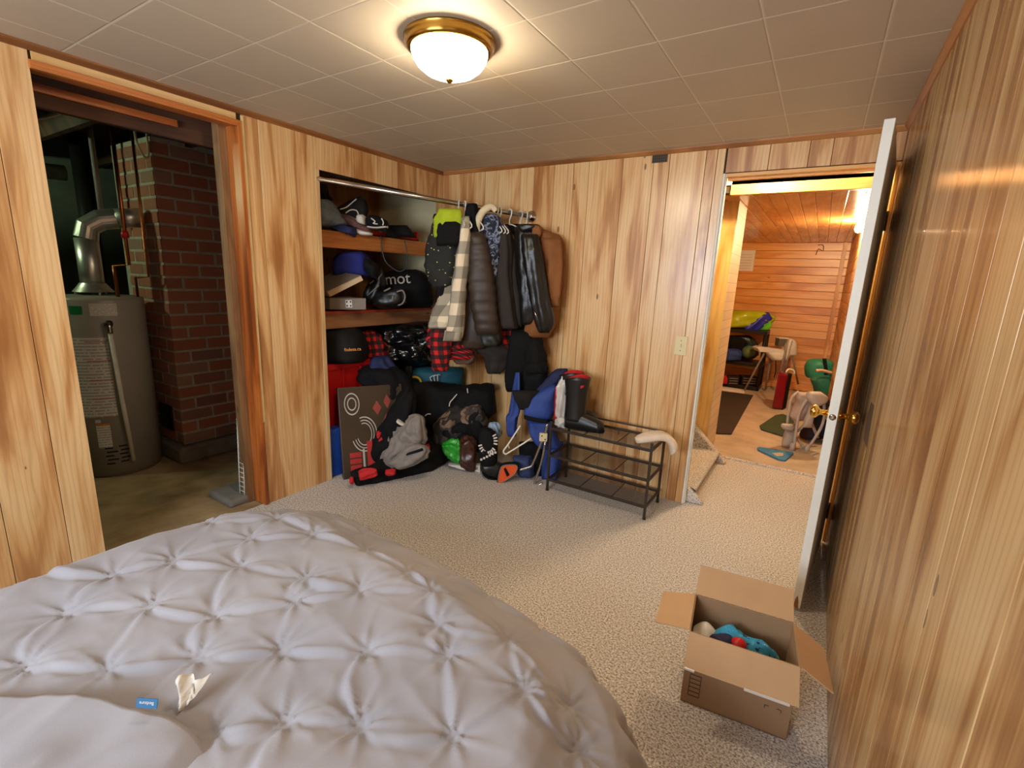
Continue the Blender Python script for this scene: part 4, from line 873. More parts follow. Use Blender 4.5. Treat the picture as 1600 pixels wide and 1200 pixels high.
# black running shoe and orange cushion
shoe('black_runner', 'black running shoe on carpet beside orange pad', [(752, 724, 752, 736), (762, 720, 762, 744), (776, 722, 776, 750), (790, 728, 790, 754)], fl(765, 744), M_RUBBER, [(753, 735, 753, 739), (770, 744, 770, 750), (788, 752, 788, 756)], M_BLACK, None, None, 'shoe', 97)
MBc = fl(783, 752); ct = tag(empty('orange_pad'), 'orange mesh pad with black rim on the carpet', 'pad')
pts = [(779, 757), (776, 752), (780, 732), (787, 725), (806, 724), (811, 729), (806, 740), (793, 750)]
pp = [od(a, b, MBc - .02) for a, b in pts]; pp = spline(pp, 4, True); cen = sum(pp, V()) / len(pp)
MB().prism([p for p in pp], NH * .03).build('pad_back', M_BLACK, ct, False, .004); MB().prism([cen + (p - cen) * .86 - NH * .004 for p in pp], NH * .003).build('orange_face', M_ORANGE, ct)
MB().prism([od(787, 733, MBc - .032), od(790, 731, MBc - .032), od(796, 742, MBc - .032), od(792, 745, MBc - .032)], NH * .005).build('pad_tab', M_BLACK, ct)
MB().tube([p * .86 + cen * .14 - NH * .005 for p in pp], .0035, 6, True).build('pad_piping', M_GREYP, ct, True)
tag(soft('blue_ribbed_tube', [(582, 806, 812), (640, 797, 812), (652, 792, 808), (668, 792, 806), (682, 794, 806)], dep((.98, -.22, .4)), .05, M_BLUE, seed=98, crump=(30, .004)), 'blue padded strap hanging left of the child carrier', 'strap')

# ---------------- white hanger lying against pile
wd = dep((1.02, -.33, .25)); wh_ = tag(empty('white_hanger'), 'white plastic hanger leaning in front of child carrier', 'hanger')
MB().tube([od(813, 665, wd), od(795, 693, wd), od(787, 704, wd), od(789, 709, wd), od(795, 707, wd), od(830, 685, wd)], .0055, 8, smooth=4).build('hanger_frame', M_WHITEP, wh_, True)
MB().tube([od(794, 694, wd), od(796, 701, wd)], .003, 6).build('strap_hook', M_WHITEP, wh_, True)

# ---------------- blue child carrier with metal frame
cc = tag(empty('child_carrier'), 'blue child carrier backpack with bent metal frame', 'child carrier')
Dc = dep((1.10, -.22, .4))
soft('hood_panel', [(576, 873, 886), (584, 862, 884), (596, 850, 876), (610, 840, 866), (625, 832, 855)], Dc + .05, .10, M_NAVY, cc, seed=100, crump=(9, .006))
soft('seat_panel', [(601, 862, 868), (615, 836, 868), (630, 822, 866), (645, 818, 864), (655, 822, 860)], Dc, .14, M_BLUE, cc, seed=101, crump=(7, .008))
soft('lower_panel', [(655, 824, 862), (675, 828, 866), (690, 836, 874), (700, 845, 880)], Dc + .02, .14, M_BLUE, cc, seed=102, crump=(7, .008))
soft('back_pouch', [(690, 850, 880), (715, 848, 876), (740, 846, 872), (756, 850, 866)], Dc + .03, .12, M_BLUE, cc, seed=103, crump=(7, .008))
soft('base_pouch', [(712, 802, 828), (725, 806, 832), (745, 812, 834)], Dc + .02, .12, pm('dull_blue_nylon', (44, 58, 100), .8), cc, seed=104, crump=(9, .008))
soft('black_pouch', [(610, 800, 842), (625, 805, 835), (640, 812, 826)], Dc - .02, .08, M_CHAR, cc, seed=105, crump=(8, .005))
soft('waist_strap', [(818, 648, 819, 655), (840, 654, 840, 660), (856, 655, 856, 661)], Dc - .09, .02, M_BLACK, cc, seed=106, crump=None, fold=None)
soft('black_panel', [(690, 812, 845), (715, 815, 848), (745, 830, 846), (755, 832, 842)], Dc + .06, .06, M_BLACK, cc, seed=107, crump=(9, .004))
df_ = Dc - .10
MB().tube([od(855, 662, df_), od(851, 680, df_), od(845, 694, df_), od(832, 725, df_), od(826, 730, df_), od(812, 734, df_)], .009, 10, smooth=4).build('frame_tube', M_STEEL, cc, True)
MB().tube([od(852, 690, df_), od(846, 722, df_), od(836, 752, df_), od(837, 759, df_), od(848, 755, df_)], .009, 10, smooth=4).build('frame_tube', M_STEEL, cc, True)
MB().box(-.026, .026, -.028, .028, -.012, .012, frame(od(849, 683, df_), HR, V((0, 0, 1)))).build('joint_block', M_IV, cc, False, .004)
for a, b in ((-.011, .012), (.012, -.012)): MB().lathe([(.005, .012), (.005, .0135)], 10, frame(od(849, 683, df_) + HR * a + V((0, 0, b)), HR, V((0, 0, 1)))).build('rivet', M_BRONZE, cc)

# ---------------- shoe rack
rk = tag(empty('shoe_rack'), 'bronze metal three tier shoe rack with mesh shelves', 'shoe rack')
X0, X1, Y0, Y1 = 1.232, 1.882, -.362, -.085
for x, y in ((X0, Y0), (X1, Y0), (X0, Y1), (X1, Y1)):
    l = MB().box(x - .007, x + .007, y - .007, y + .007, .0, .475).build('leg', M_BRONZE, rk, False, .001); MB().lathe([(.010, 0), (.010, .012)], 10, Matrix.Translation((x, y, 0))).build('foot_cap', M_RUBBER, l)
for z in (.078, .245, .428):
    for a in ((X0, X1, Y0 - .006, Y0 + .006), (X0, X1, Y1 - .006, Y1 + .006)): bx('shelf_rail', M_BRONZE, a[0], a[1], a[2], a[3], z - .008, z + .008, rk, .001)
    for x in (X0, X1): bx('shelf_rail', M_BRONZE, x - .006, x + .006, Y0, Y1, z - .008, z + .008, rk, .001)
    for f in (1 / 3, 2 / 3): xx = X0 + (X1 - X0) * f; MB().tube([(xx, Y0, z - .003), (xx, Y1, z - .003)], .0035, 6).build('shelf_rib', M_BRONZE, rk)
    MB().add([(X0, Y0, z), (X1, Y0, z), (X1, Y1, z), (X0, Y1, z)], [(0, 1, 2, 3)]).build('mesh_sheet', M_MESH, rk)
MB().tube([(X0, Y1, .472), (X1, Y1, .472)], .006, 8).build('back_rail', M_BRONZE, rk)
# rubber boots on the rack
def boot(lab, x, y, z, yaw):
    b = tag(empty('rubber_boot'), lab, 'boot', 'rubber boots on the shoe rack')
    Mx = Matrix.Translation((x, y, z)) @ Matrix.Rotation(yaw, 4, 'Z')
    def sh(u, v):
        a = 2 * math.pi * u; zz = .055 + .275 * v; r = .060 + .012 * v - .007 * math.sin(math.pi * v); w_ = 1.0 + .0 * v
        return Mx @ V((-.02 + r * 1.12 * math.cos(a) * w_, r * .86 * math.sin(a), zz + (.012 * math.cos(a) - .010 * math.cos(2 * a)) * v ** 6))
    MB().grid(sh, 28, 16, True).build('shaft', M_RUBBER, b, True, solid=.006)
    def ft(u, v):
        a = math.pi * 2 * u; X = -.088 + .262 * v; wd_ = .044 + .009 * v if v < .84 else .0516 * math.sqrt(max(0.0, 1 - ((v - .84) / .16) ** 2)) + .003
        if v < .08: wd_ *= math.sqrt(max(v, .003) / .08)
        top = .108 if v < .45 else .108 - .036 * ((v - .45) / .55) ** .9
        if v > .84: top = .012 + (top - .012) * (.35 + .65 * math.sqrt(max(0.0, 1 - ((v - .84) / .16) ** 2)))
        return Mx @ V((X, wd_ * math.cos(a), .012 + max(0, math.sin(a)) ** .6 * (top - .012) if math.sin(a) > 0 else .012))
    MB().grid(ft, 28, 24, True).build('foot', M_RUBBER, b, True)
    pl = [Mx @ V((-.09 + .266 * t, s * (.046 if .1 < t < .85 else .032 if 0 < t < 1 else .015), 0)) for s, ts_ in ((1, (0, .1, .3, .6, .85, .95, 1)), (-1, (1, .95, .85, .6, .3, .1, 0))) for t in ts_]
    MB().prism(pl, (0, 0, .014)).build('sole', M_BLACK, b, False, .002)
    def rim(u, v):
        a = 2 * math.pi * u; r = .0685 - .004 * v; return Mx @ V((-.02 + r * 1.10 * math.cos(a), r * .85 * math.sin(a), .331 + (.012 * math.cos(a) - .010 * math.cos(2 * a)) + .001 - .05 * v))
    MB().grid(rim, 28, 2, True).build('red_lining', M_REDC, b, True)
    MB().prism([Mx @ V((.020, -.0545, .275)), Mx @ V((.036, -.047, .283)), Mx @ V((.038, -.047, .297)), Mx @ V((.018, -.0545, .291))], Mx.to_3x3() @ V((.001, -.003, 0))).build('red_badge', M_REDC, b)
    return b
boot('black rubber boot with red lining, front one on shoe rack', 1.375, -.275, .437, .12)
boot('black rubber boot half hidden behind the front boot', 1.285, -.165, .437, .25)
pb = tag(empty('plastic_bag'), 'crumpled clear plastic bag hanging beside rubber boots', 'bag')
soft('bag_film', [(586, 880, 897), (600, 873, 890), (625, 872, 884), (650, 870, 882), (664, 868, 884)], dep((1.25, -.20, .6)), .05, pm('frosted_plastic', (206, 196, 186), .25, var=.1), pb, seed=110, crump=(24, .010))
soft('bag_foot', [(652, 874, 886), (660, 870, 888), (668, 871, 882)], dep((1.25, -.30, .5)), .05, M_CLEAR, pb, seed=111, crump=(26, .012))
soft('red_tag', [(605, 868, 871), (640, 867, 871), (655, 866, 870)], dep((1.25, -.20, .6)) + .005, .02, M_REDC, pb, seed=112, crump=None)
vz = tag(soft('sun_visor', [(992, 684, 994, 692), (1006, 678, 1010, 690), (1022, 675, 1026, 687), (1038, 675, 1036, 688), (1050, 682, 1042, 692), (1057, 694, 1046, 700), (1054, 708, 1047, 710)], dep((1.86, -.24, .45)), .11, M_PEACH, seed=113, crump=None, fold=None), 'pale peach bent insole draped over end of shoe rack', 'insole')

# ================================================================== CARDBOARD BOX
cbx = tag(empty('cardboard_box'), 'open brown cardboard box on carpet by the right wall', 'box')
BM = Matrix.Translation((2.374, -1.535, 0)) @ Matrix.Rotation(math.radians(7), 4, 'Z'); bw, bd, bh, bt = .312, .215, .268, .004
bx('bottom_panel', M_CARDIN, 0, bw, 0, bd, .002, .006, cbx, 0, BM)
for a, nm in (((0, bw, 0, bt), 'front_panel'), ((0, bw, bd - bt, bd), 'back_panel'), ((0, bt, bt, bd - bt), 'side_panel'), ((bw - bt, bw, bt, bd - bt), 'side_panel')):
    bx(nm, M_CARDIN, a[0], a[1], a[2], a[3], .002, bh, cbx, .0008, BM)
def flap(nm, pts, nrm):
    pts = [BM @ V(p) for p in pts]; n_ = (pts[1] - pts[0]).cross(pts[2] - pts[0]).normalized() * .004
    return MB().prism(pts, n_).build(nm, M_CARD, cbx, False, .0008)
a = math.radians(-46); L = .106
flap('front_flap', [(0, 0, bh), (bw, 0, bh), (bw + .002, -L * math.cos(a), bh + L * math.sin(a)), (-.002, -L * math.cos(a), bh + L * math.sin(a))], 0)
L = .112; a = math.radians(37)
flap('back_flap', [(0, bd, bh), (bw, bd, bh), (bw - .004, bd + L * math.cos(a), bh + L * math.sin(a)), (.004, bd + L * math.cos(a), bh + L * math.sin(a))], 0)
a = math.radians(-12)
flap('side_flap', [(0, 0 + .006, bh), (0, bd - .006, bh), (-L * math.cos(a), bd - .012, bh + L * math.sin(a)), (-L * math.cos(a), .02, bh + L * math.sin(a))], 0)
a = math.radians(-28); L2_ = .105
flap('side_flap', [(bw, .006, bh), (bw, bd - .006, bh), (bw + L2_ * math.cos(a), bd - .015, bh + L2_ * math.sin(a)), (bw + L2_ * math.cos(a), -.0, bh + L2_ * math.sin(a))], 0)
pr = MB()
for k in range(6): pr.box(.02, .055, -.0012, -.0006, .035 + k * .016, .037 + k * .016, BM)
for xx in (.02, .0535): pr.box(xx, xx + .0015, -.0012, -.0006, .035, .117, BM)
pr.build('printed_barcode_frame', M_INK, cbx)
for x_, z_, s_ in ((.24, .10, 1), (.285, .10, -1)): MB().box(x_, x_ + .012 * s_, -.0012, -.0006, z_, z_ + .0015, BM).box(x_, x_ + .0015, -.0012, -.0006, z_ - .010, z_, BM).build('printed_corner', M_INK, cbx)
for x_, y_, z_, w_ in ((.01, bd + .0875, bh + .068, .03), (.10, bd + .0885, bh + .068, .06)): bx('torn_tape', M_CLEAR, x_, x_ + w_, y_, y_ + .004, z_, z_ + .004, cbx, 0, BM)
for x_, w_ in ((.0, .03), (.17, .12)): bx('torn_tape', M_CLEAR, x_, x_ + w_, -.078, -.073, bh - .080, bh - .074, cbx, 0, BM)
_t = NT('blue_cartoon_cloth'); _n = _t.noise(_t.obj(), 55, 2); _t.l(_t.ramp(_n, [(0, srgb(20, 52, 74)), (.36, srgb(48, 140, 178)), (.62, srgb(70, 162, 194)), (.70, srgb(190, 220, 210))], 'CONSTANT'), _t.b.inputs['Base Color']); _t.set(Roughness=.85); M_BCL = _t.m
def inbox(nm, lab, cat, cen, rad, mat, amp, sc_):
    def f(u, v):
        a = 2 * math.pi * u; b = math.pi * (v - .5); p = V((cen[0] + rad[0] * math.cos(a) * math.cos(b), cen[1] + rad[1] * math.sin(a) * math.cos(b), cen[2] + rad[2] * math.sin(b)))
        p += V((1, 1, 1.5)) * (amp * noise.noise(p * sc_ + V((3, 1, 7)))); p.x = min(max(p.x, .008), bw - .008); p.y = min(max(p.y, .008), bd - .008); p.z = max(p.z, .008); return BM @ p
    return tag(MB().grid(f, 36, 20, True).build(nm, mat, None, True), lab, cat)
inbox('blue_pajamas', 'turquoise patterned cloth bunched inside cardboard box', 'clothing', (.15, .12, .10), (.13, .085, .125), M_BCL, .022, 14)
tag(MB().lathe([(.004, .16), (.022, .175), (.026, .19), (.022, .205), (.004, .215)], 16, BM @ Matrix.Translation((.150, .085, .022))).build('red_toy', M_RED, None, True), 'small round red cloth patch on contents of box', 'toy')
inbox('navy_shirt', 'dark navy cloth beside red patch inside cardboard box', 'clothing', (.105, .085, .200), (.045, .03, .028), M_NAVY, .008, 25)
inbox('white_wrap', 'white plastic wrap tucked in left side of cardboard box', 'wrapping', (.045, .11, .175), (.05, .06, .035), M_CLEAR, .012, 22)
tag(MB().tube([BM @ V(p) for p in ((.17, .16, .16), (.22, .15, .175), (.26, .12, .155), (.285, .08, .10), (.29, .05, .02))], .0035, 8, smooth=5).build('black_cable', M_RUBBER, None, True), 'black cable curving inside right of cardboard box', 'cable')

# ================================================================== BED: grey pinch-pleat comforter
pinpx = [(63, 868), (173, 880), (268, 858), (372, 868), (475, 887), (433, 792), (488, 815), (100, 933), (233, 927), (333, 942), (460, 922), (37, 1017), (163, 1022), (305, 1003), (437, 993), (574, 834), (639, 873), (675, 905), (571, 996), (699, 1001), (821, 1043), (685, 955), (795, 967), (561, 1105), (707, 1123), (922, 1105), (906, 1040), (330, 1120), (440, 1105), (150, 1130), (560, 905), (390, 825)]
pins = [oz(a, b, .52).xy for a, b in pinpx]
rr = random.Random(5)
for i in range(14):
    for j in range(15):
        p = V((.45 + .185 * i + (.09 if j % 2 else 0), -1.72 - .165 * j)) + V((rr.uniform(-.035, .035), rr.uniform(-.035, .035)))
        if min((p - q).length for q in pins) > .15: pins.append(p)
RO = math.radians(-5); PV = V((.85, -2.0)); PX = np.array([[(p - PV).x * math.cos(RO) + (p - PV).y * math.sin(RO) + PV.x, -(p - PV).x * math.sin(RO) + (p - PV).y * math.cos(RO) + PV.y] for p in pins])
bx0, bx1, by1, by0, ztop, cr = .93, 2.215, -2.05, -3.85, .470, .24
nu_, nv_ = 470, 470; ov = .78
su = np.linspace(bx0 - ov, bx1 + ov, nu_); sv = np.linspace(by0 - ov, by1 + ov, nv_); S, Tt = np.meshgrid(su, sv)
cxs, cys = np.clip(S, bx0 + cr, bx1 - cr), np.clip(Tt, by0 + cr, by1 - cr); ex_, ey_ = S - cxs, Tt - cys
en = np.maximum(np.sqrt(ex_ ** 2 + ey_ ** 2), 1e-9); e = np.maximum(0, en - cr)
rc_ = .11
pe_ = np.array([0, .03, .07, .11, .17, .24, .29, .33, .37, .42, .9]); po_ = np.array([0, .03, .066, .098, .152, .215, .252, .272, .280, .285, .33]); pd_ = np.array([0, .002, .016, .040, .064, .090, .122, .156, .195, .245, .72])
outw = np.interp(e, pe_, po_); drop = np.interp(e, pe_, pd_)
Xp = cxs + ex_ / en * (np.minimum(en, cr) + outw); Yp = cys + ey_ / en * (np.minimum(en, cr) + outw)
dx = S[..., None] - PX[:, 0]; dy = Tt[..., None] - PX[:, 1]; dist = np.sqrt(dx ** 2 + dy ** 2); near = dist.min(-1)
hgt = .022 * (1 - np.exp(-(near / .040) ** .8))
for k in range(len(PX)):
    d = dist[..., k]; msk = d < .3
    if not msk.any(): continue
    dm = d[msk]; a = np.arctan2(dy[..., k][msk], dx[..., k][msk]); kk = 3.5 + .5 * (k % 3)
    hgt[msk] += .0085 * np.exp(-dm / .055) * np.minimum(1, dm / .012) * (1 - 2 * np.abs(np.cos(kk * a + k * 1.7 + 4 * dm)) ** .6)
cdir = np.array([-math.sin(RO), -math.cos(RO)])
for k in range(len(PX)):
    dd_ = np.linalg.norm(PX - PX[k], axis=1); idx = np.argsort(dd_)[1:4]
    for q_ in idx:
        if q_ < k and k in np.argsort(np.linalg.norm(PX - PX[q_], axis=1))[1:4]: continue
        A_, B_ = PX[k], PX[q_]; ab = B_ - A_; l2 = (ab ** 2).sum()
        if l2 > .36 ** 2: continue
        n_ = np.array([-ab[1], ab[0]]) / math.sqrt(l2)
        if n_ @ np.array([.25, -1.0]) < 0: n_ = -n_
        t = ((S - A_[0]) * ab[0] + (Tt - A_[1]) * ab[1]) / l2; sd = (S - A_[0]) * n_[0] + (Tt - A_[1]) * n_[1]
        msk = (t > 0) & (t < 1) & (np.abs(sd) < .2); t = t[msk]; sd = sd[msk]
        hor = abs(n_[1]); w_ = .35 + .65 * (.5 + .5 * math.sin(k * 5.1 + q_ * 1.3))
        sd = sd - .030 * np.sin(math.pi * t) * (.4 + .6 * math.sin(k * 2.3 + q_)); env = np.sin(math.pi * t) ** .7
        prof = np.where(sd < 0, np.exp(sd / .045), np.exp(-sd / .008)) - .45 * np.exp(-((sd - .016) / .010) ** 2)
        hgt[msk] += env * (.003 + .012 * w_ * hor) * prof
vs = []
for j in range(nv_):
    for i in range(nu_):
        x, y = float(S[j, i]), float(Tt[j, i]); h = float(hgt[j, i])
        h += .022 * noise.noise(V((x * 2.1, y * 2.1, 3.1))) + .006 * (1 - 2.5 * abs(noise.noise(V((x * 3.0 + .8 * y, y * 5.0, 1.7))))) + .0016 * (1 - 2.5 * abs(noise.noise(V((x * 8, y * 15, 8.7)))))
        ee = float(e[j, i]); f = max(0.0, 1 - ee / .6)
        z = ztop + h * (.5 + .5 * f) - float(drop[j, i])
        px_, py_ = float(Xp[j, i]), float(Yp[j, i])
        if ee > 0:
            ux, uy = float(ex_[j, i]) / float(en[j, i]), float(ey_[j, i]) / float(en[j, i]); k_ = min(1, max(0, ee - .25) / .25)
            wob = k_ * (.05 * math.sin(9 * (x * abs(uy) + y * abs(ux)) + 1.3) + .03 * noise.noise(V((x * 5, y * 5, 2)))) + h * (1 - f) * .8
            px_ += ux * wob; py_ += uy * wob
        if z < .012: z = .012 + .004 * noise.noise(V((x * 9, y * 9, 0)))
        px_ -= PV.x; py_ -= PV.y; vs.append((px_ * math.cos(RO) - py_ * math.sin(RO) + PV.x, px_ * math.sin(RO) + py_ * math.cos(RO) + PV.y, z))
fs = [(j * nu_ + i, j * nu_ + i + 1, (j + 1) * nu_ + i + 1, (j + 1) * nu_ + i) for j in range(nv_ - 1) for i in range(nu_ - 1)]
cf = tag(empty('comforter'), 'light grey pinch pleat comforter spread over the bed', 'comforter')
MB().add(vs, fs).build('comforter_top', M_COMF, cf, True)
# turned-back hem near the camera
hp_ = [oz(-60, 1076, .54), oz(60, 1078, .54), oz(150, 1086, .54), oz(230, 1102, .54), oz(290, 1120, .54), oz(330, 1150, .54)]
hs = spline(hp_, 6)
def hem(u, v):
    q = u * (len(hs) - 1); k = min(int(q), len(hs) - 2); p = hs[k].lerp(hs[k + 1], q - k); ed = V((.45, -.80, 0))
    if v < .25: a = math.pi * (v / .25); pp = p + ed * (.018 * (1 - math.sin(a * .5 + 0)) ) + V((0, 0, -.022 - .018 * math.cos(a)))
    else: pp = p + ed * (.018 * 0 + (v - .25) * .55) + V((0, 0, -.004))
    return pp + V((0, 0, .024 * noise.noise(V((pp.x * 5, pp.y * 5, 1))) + .006 * (1 - 2.4 * abs(noise.noise(V((pp.x * 14, pp.y * 7, 4))))) - .01 - .07 * u ** 5))
MB().grid(hem, 60, 30).build('turned_hem', M_COMF, cf, True)
tg = oz(230, 1099, .553); TM = frame(tg, oz(245, 1100, .553) - oz(215, 1098, .553), V((.0, .4, .9)))
MB().box(-.020, .020, -.008, .009, 0, .0012, TM).build('brand_tag', pm('blue_tag', (24, 92, 136), .6), cf)
text('tag_lettering', 'Bedsure', M_WHITEC, TM @ Matrix.Translation((0, .001, .0016)) @ Matrix.Rotation(math.pi, 4, 'Z'), .0085, cf, .0002)
def tis(u, v):
    b = oz(283, 1106, .50); p = b + HR * ((u - .5) * .05 * (.3 + v)) + V((0, 0, .030 * v)) + NH * (.045 * v)
    return p + NH * (.010 * math.sin(9 * u + 5 * v)) + V((0, 0, .016 * noise.noise(V((u * 5, v * 5, 4)))))
tg_ = MB().grid(tis, 14, 10).build('care_labels', M_WHITEC, cf, True, solid=.0006)

# ================================================================== THINGS IN THE FAR ROOM
def fp(px, py, z=.0): return oz(px, py, z)
tag(MB().prism([fp(1105, 677, .001), fp(1143, 679, .001), fp(1177, 618, .001), fp(1120, 611, .001)], (0, 0, .008)).build('floor_mat', pm('dark_ribbed_mat', (52, 44, 38), .85, bump=.3), None, False, .002), 'dark brown rubber mat on the far concrete floor', 'mat')
tag(MB().prism([fp(1120, 606, .0), fp(1162, 612, .0), fp(1163, 615, .0), fp(1120, 609, .0)], (0, 0, .03)).build('white_batten', M_WHITEP), 'white strip lying between mat and black shelf', 'strip')
# shelving unit
su_ = tag(empty('black_shelving'), 'black plastic shelving unit against the far pine wall', 'shelving')
sx1, sy0, sy1, sx0 = 2.035, 4.16, 4.55, 1.20
zs = [oy(1185, 606, sy0).z, oy(1190, 569, sy0).z, oy(1198, 518, sy0).z]
zs[0] = max(zs[0], .03)
for z in zs: bx('shelf_tray', M_BLACKM, sx0, sx1, sy0, sy1, z - .05, z, su_, .006)
for x, y in ((sx1 - .02, sy0 + .02), (sx1 - .02, sy1 - .02), (sx0 + .02, sy0 + .02), (sx0 + .02, sy1 - .02)): MB().lathe([(.022, 0), (.022, zs[2] - .02)], 12, Matrix.Translation((x, y, 0))).build('post', M_BLACKM, su_, True)
Ds = dep((1.7, 4.3, .5))
sl = tag(empty('lime_sleeping_bag'), 'lime green and blue shiny bag on top of black shelving', 'bag')
soft('lime_cover', [(485, 1150, 1185), (492, 1142, 1204), (502, 1136, 1204), (512, 1134, 1180)], Ds, .25, pm('lime_nylon', (176, 188, 30), .3, var=.12), sl, seed=120, crump=(9, .030), zmin=.1)
soft('blue_band', [(1162, 514, 1172, 520), (1176, 502, 1186, 514), (1190, 492, 1198, 504), (1201, 488, 1207, 498)], Ds - .12, .06, pm('blue_band', (36, 44, 160), .35), sl, seed=121, crump=(12, .010), zmin=.1)
soft('green_pouch', [(500, 1192, 1203), (508, 1184, 1203), (516, 1181, 1200)], Ds - .08, .10, pm('bright_green', (96, 200, 40), .5), sl, seed=122, crump=(12, .01), zmin=.1)
for nm, lab, rows, mat, dd_ in (('black_backpack', 'black backpack on middle tier of black shelving', [(524, 1140, 1168), (535, 1138, 1172), (550, 1138, 1166), (558, 1138, 1160)], M_BLACK, .02), ('blue_mesh_bag', 'blue mesh bag on middle tier of black shelving', [(545, 1136, 1152), (555, 1134, 1156), (563, 1134, 1152)], M_BLUE, -.10), ('teal_helmet', 'dark teal bag behind the green ball on shelving', [(524, 1156, 1170), (534, 1156, 1178), (548, 1158, 1182), (560, 1160, 1178)], pm('dark_teal', (20, 44, 48), .4), .0)):
    tag(soft(nm, rows, Ds + dd_, .18, mat, seed=len(nm), crump=(10, .02), zmin=.1), lab, 'bag')
c = od(1169, 550, Ds - .10); tag(MB().lathe([(.09 * math.cos(a_), .09 * math.sin(a_)) for a_ in [(-1.5 + .25 * k) for k in range(13)]], 24, Matrix.Translation(c)).build('green_ball', pm('green_ball_skin', (86, 112, 72), .5), None, True), 'sage green ball on middle tier of black shelving', 'ball')
for k, (xa, xb) in enumerate(((1136, 1154), (1158, 1182))):
    t_ = tag(empty('black_crate'), ['slatted black tool case at left of bottom tier', 'slatted black tool case at right of bottom tier'][k], 'case', 'tool cases on the bottom tier')
    a_, b_ = od(xa, 602, Ds - .12), od(xb, 602, Ds - .12); wd_ = (b_ - a_).length; CMx = frame(a_, HR, V((0, 0, 1)))
    MB().box(0, wd_, 0, .13, -.12, 0, CMx).build('case_body', M_BLACKM, t_, False, .006)
    for s_ in range(3): MB().box(.02, wd_ - .02, .025 + .035 * s_, .037 + .035 * s_, 0, .006, CMx).build('slat', M_GREYP, t_, False, .002)
tag(soft('red_cord_bundle', [(586, 1128, 1134), (594, 1127, 1136), (602, 1128, 1135)], Ds - .1, .06, M_REDC, seed=130, zmin=.05), 'small red bundle at left of bottom shelving tier', 'bundle')
# high chair
hc = tag(empty('high_chair'), 'white high chair with tray on thin grey legs', 'high chair')
Dh = fl(1162, 613)
def hp2(px, py, o=0): return od(px, py, Dh + o)
MB().prism([hp2(1183, 544), hp2(1190, 542), hp2(1232, 548), hp2(1230, 553), hp2(1188, 550)], NH * .16).build('tray', M_WHITEP, hc, False, .008)
soft('seat', [(549, 1196, 1234), (556, 1200, 1232), (563, 1206, 1228)], Dh + .06, .18, M_WHITEP, hc, seed=131, crump=None, fold=None, zmin=.1)
soft('seat_back', [(529, 1232, 1238), (535, 1230, 1243), (546, 1222, 1244), (556, 1228, 1244)], Dh + .08, .10, M_WHITEP, hc, seed=132, crump=None, fold=None, zmin=.1)
for a_, b_, o0, o1 in (((1194, 552), (1162, 612), 0, 0), ((1204, 560), (1196, 609), .12, .16), ((1238, 556), (1247, 600), .08, .12), ((1231, 530), (1222, 585), -.04, -.06)): MB().tube([hp2(*a_, o0), hp2(*b_, o1)], .012, 10).build('leg', M_GREYP, hc, True)
MB().tube([hp2(1212, 562, .1), hp2(1212, 580, .1), hp2(1209, 590, .1)], .006, 6, smooth=3).build('strap', M_BLACK, hc, True)
kb3 = tag(empty('storage_tub'), 'small grey tub with white lid on high chair', 'tub')
a_ = hp2(1216, 541, .1); MB().box(0, .125, 0, .10, -.10, 0, frame(a_, HR, V((0, 0, 1)))).build('tub', pm('grey_green_tub', (98, 96, 80), .5), kb3, False, .006); MB().box(-.004, .129, .10, .115, -.104, .004, frame(a_, HR, V((0, 0, 1)))).build('lid', M_WHITEP, kb3, False, .004)
# suitcase
sc_ = tag(empty('red_suitcase'), 'dark red upright suitcase with telescopic handle', 'suitcase')
Dq = fl(1216, 640)
pts = [od(1206, 637, Dq), od(1222, 641, Dq), od(1232, 586, Dq), od(1217, 582, Dq)]
MB().prism(pts, NH * .20 + HR * .12).build('shell', pm('burgundy_shell', (120, 14, 26), .3), sc_, False, .02)
pts2 = [pts[1] + HR * .004, pts[1] + HR * .10 + NH * .1, pts[2] + HR * .10 + NH * .1, pts[2] + HR * .004]
MB().prism(pts2, NH * .06).build('back_panel', M_BLACK, sc_, False, .008)
for o in (0, .05): MB().tube([od(1218, 584, Dq + .1) + HR * o, od(1231, 532, Dq + .1) + HR * o], .008, 8).build('handle_tube', M_GREYP, sc_, True)
MB().tube([od(1228, 582, Dq + .05), od(1232, 577, Dq + .05), od(1240, 579, Dq + .05), od(1241, 585, Dq + .05)], .010, 8, smooth=3).build('carry_handle', M_WHITEC, sc_, True)
for px in (1210, 1221): MB().lathe([(.02, -.012), (.02, .012)], 12, frame(od(px, 641, Dq + .05) * 1 + V((0, 0, .0)), V((0, 0, 1)), NH)).build('wheel', M_RUBBER, sc_)
# teal bags
tq_ = tag(empty('teal_case'), 'sea green bags with dark straps stacked at far right', 'bag')
Dt = dep((2.42, 3.1, .4))
soft('upper_bag', [(561, 1272, 1294), (568, 1264, 1297), (580, 1261, 1297), (590, 1262, 1296)], Dt, .22, pm('sea_green', (38, 120, 92), .6), tq_, seed=133, crump=(6, .008), fold=None, zmin=.05)
soft('lower_bag', [(586, 1276, 1294), (594, 1270, 1296), (610, 1274, 1296), (640, 1274, 1293)], Dt - .12, .16, pm('sea_green_dark', (34, 106, 82), .6), tq_, seed=134, crump=(6, .008), fold=None, zmin=.01)
soft('strap', [(560, 1285, 1291), (575, 1287, 1293), (590, 1288, 1294)], Dt - .115, .02, M_BLACK, tq_, seed=135, crump=None, fold=None, zmin=.05)
MB().tube([od(1275, 579, Dt - .22), od(1285, 579, Dt - .22), od(1300, 583, Dt - .22)], .016, 8, smooth=3).build('grip', pm('beige_grip', (196, 160, 124), .6), tq_, True)
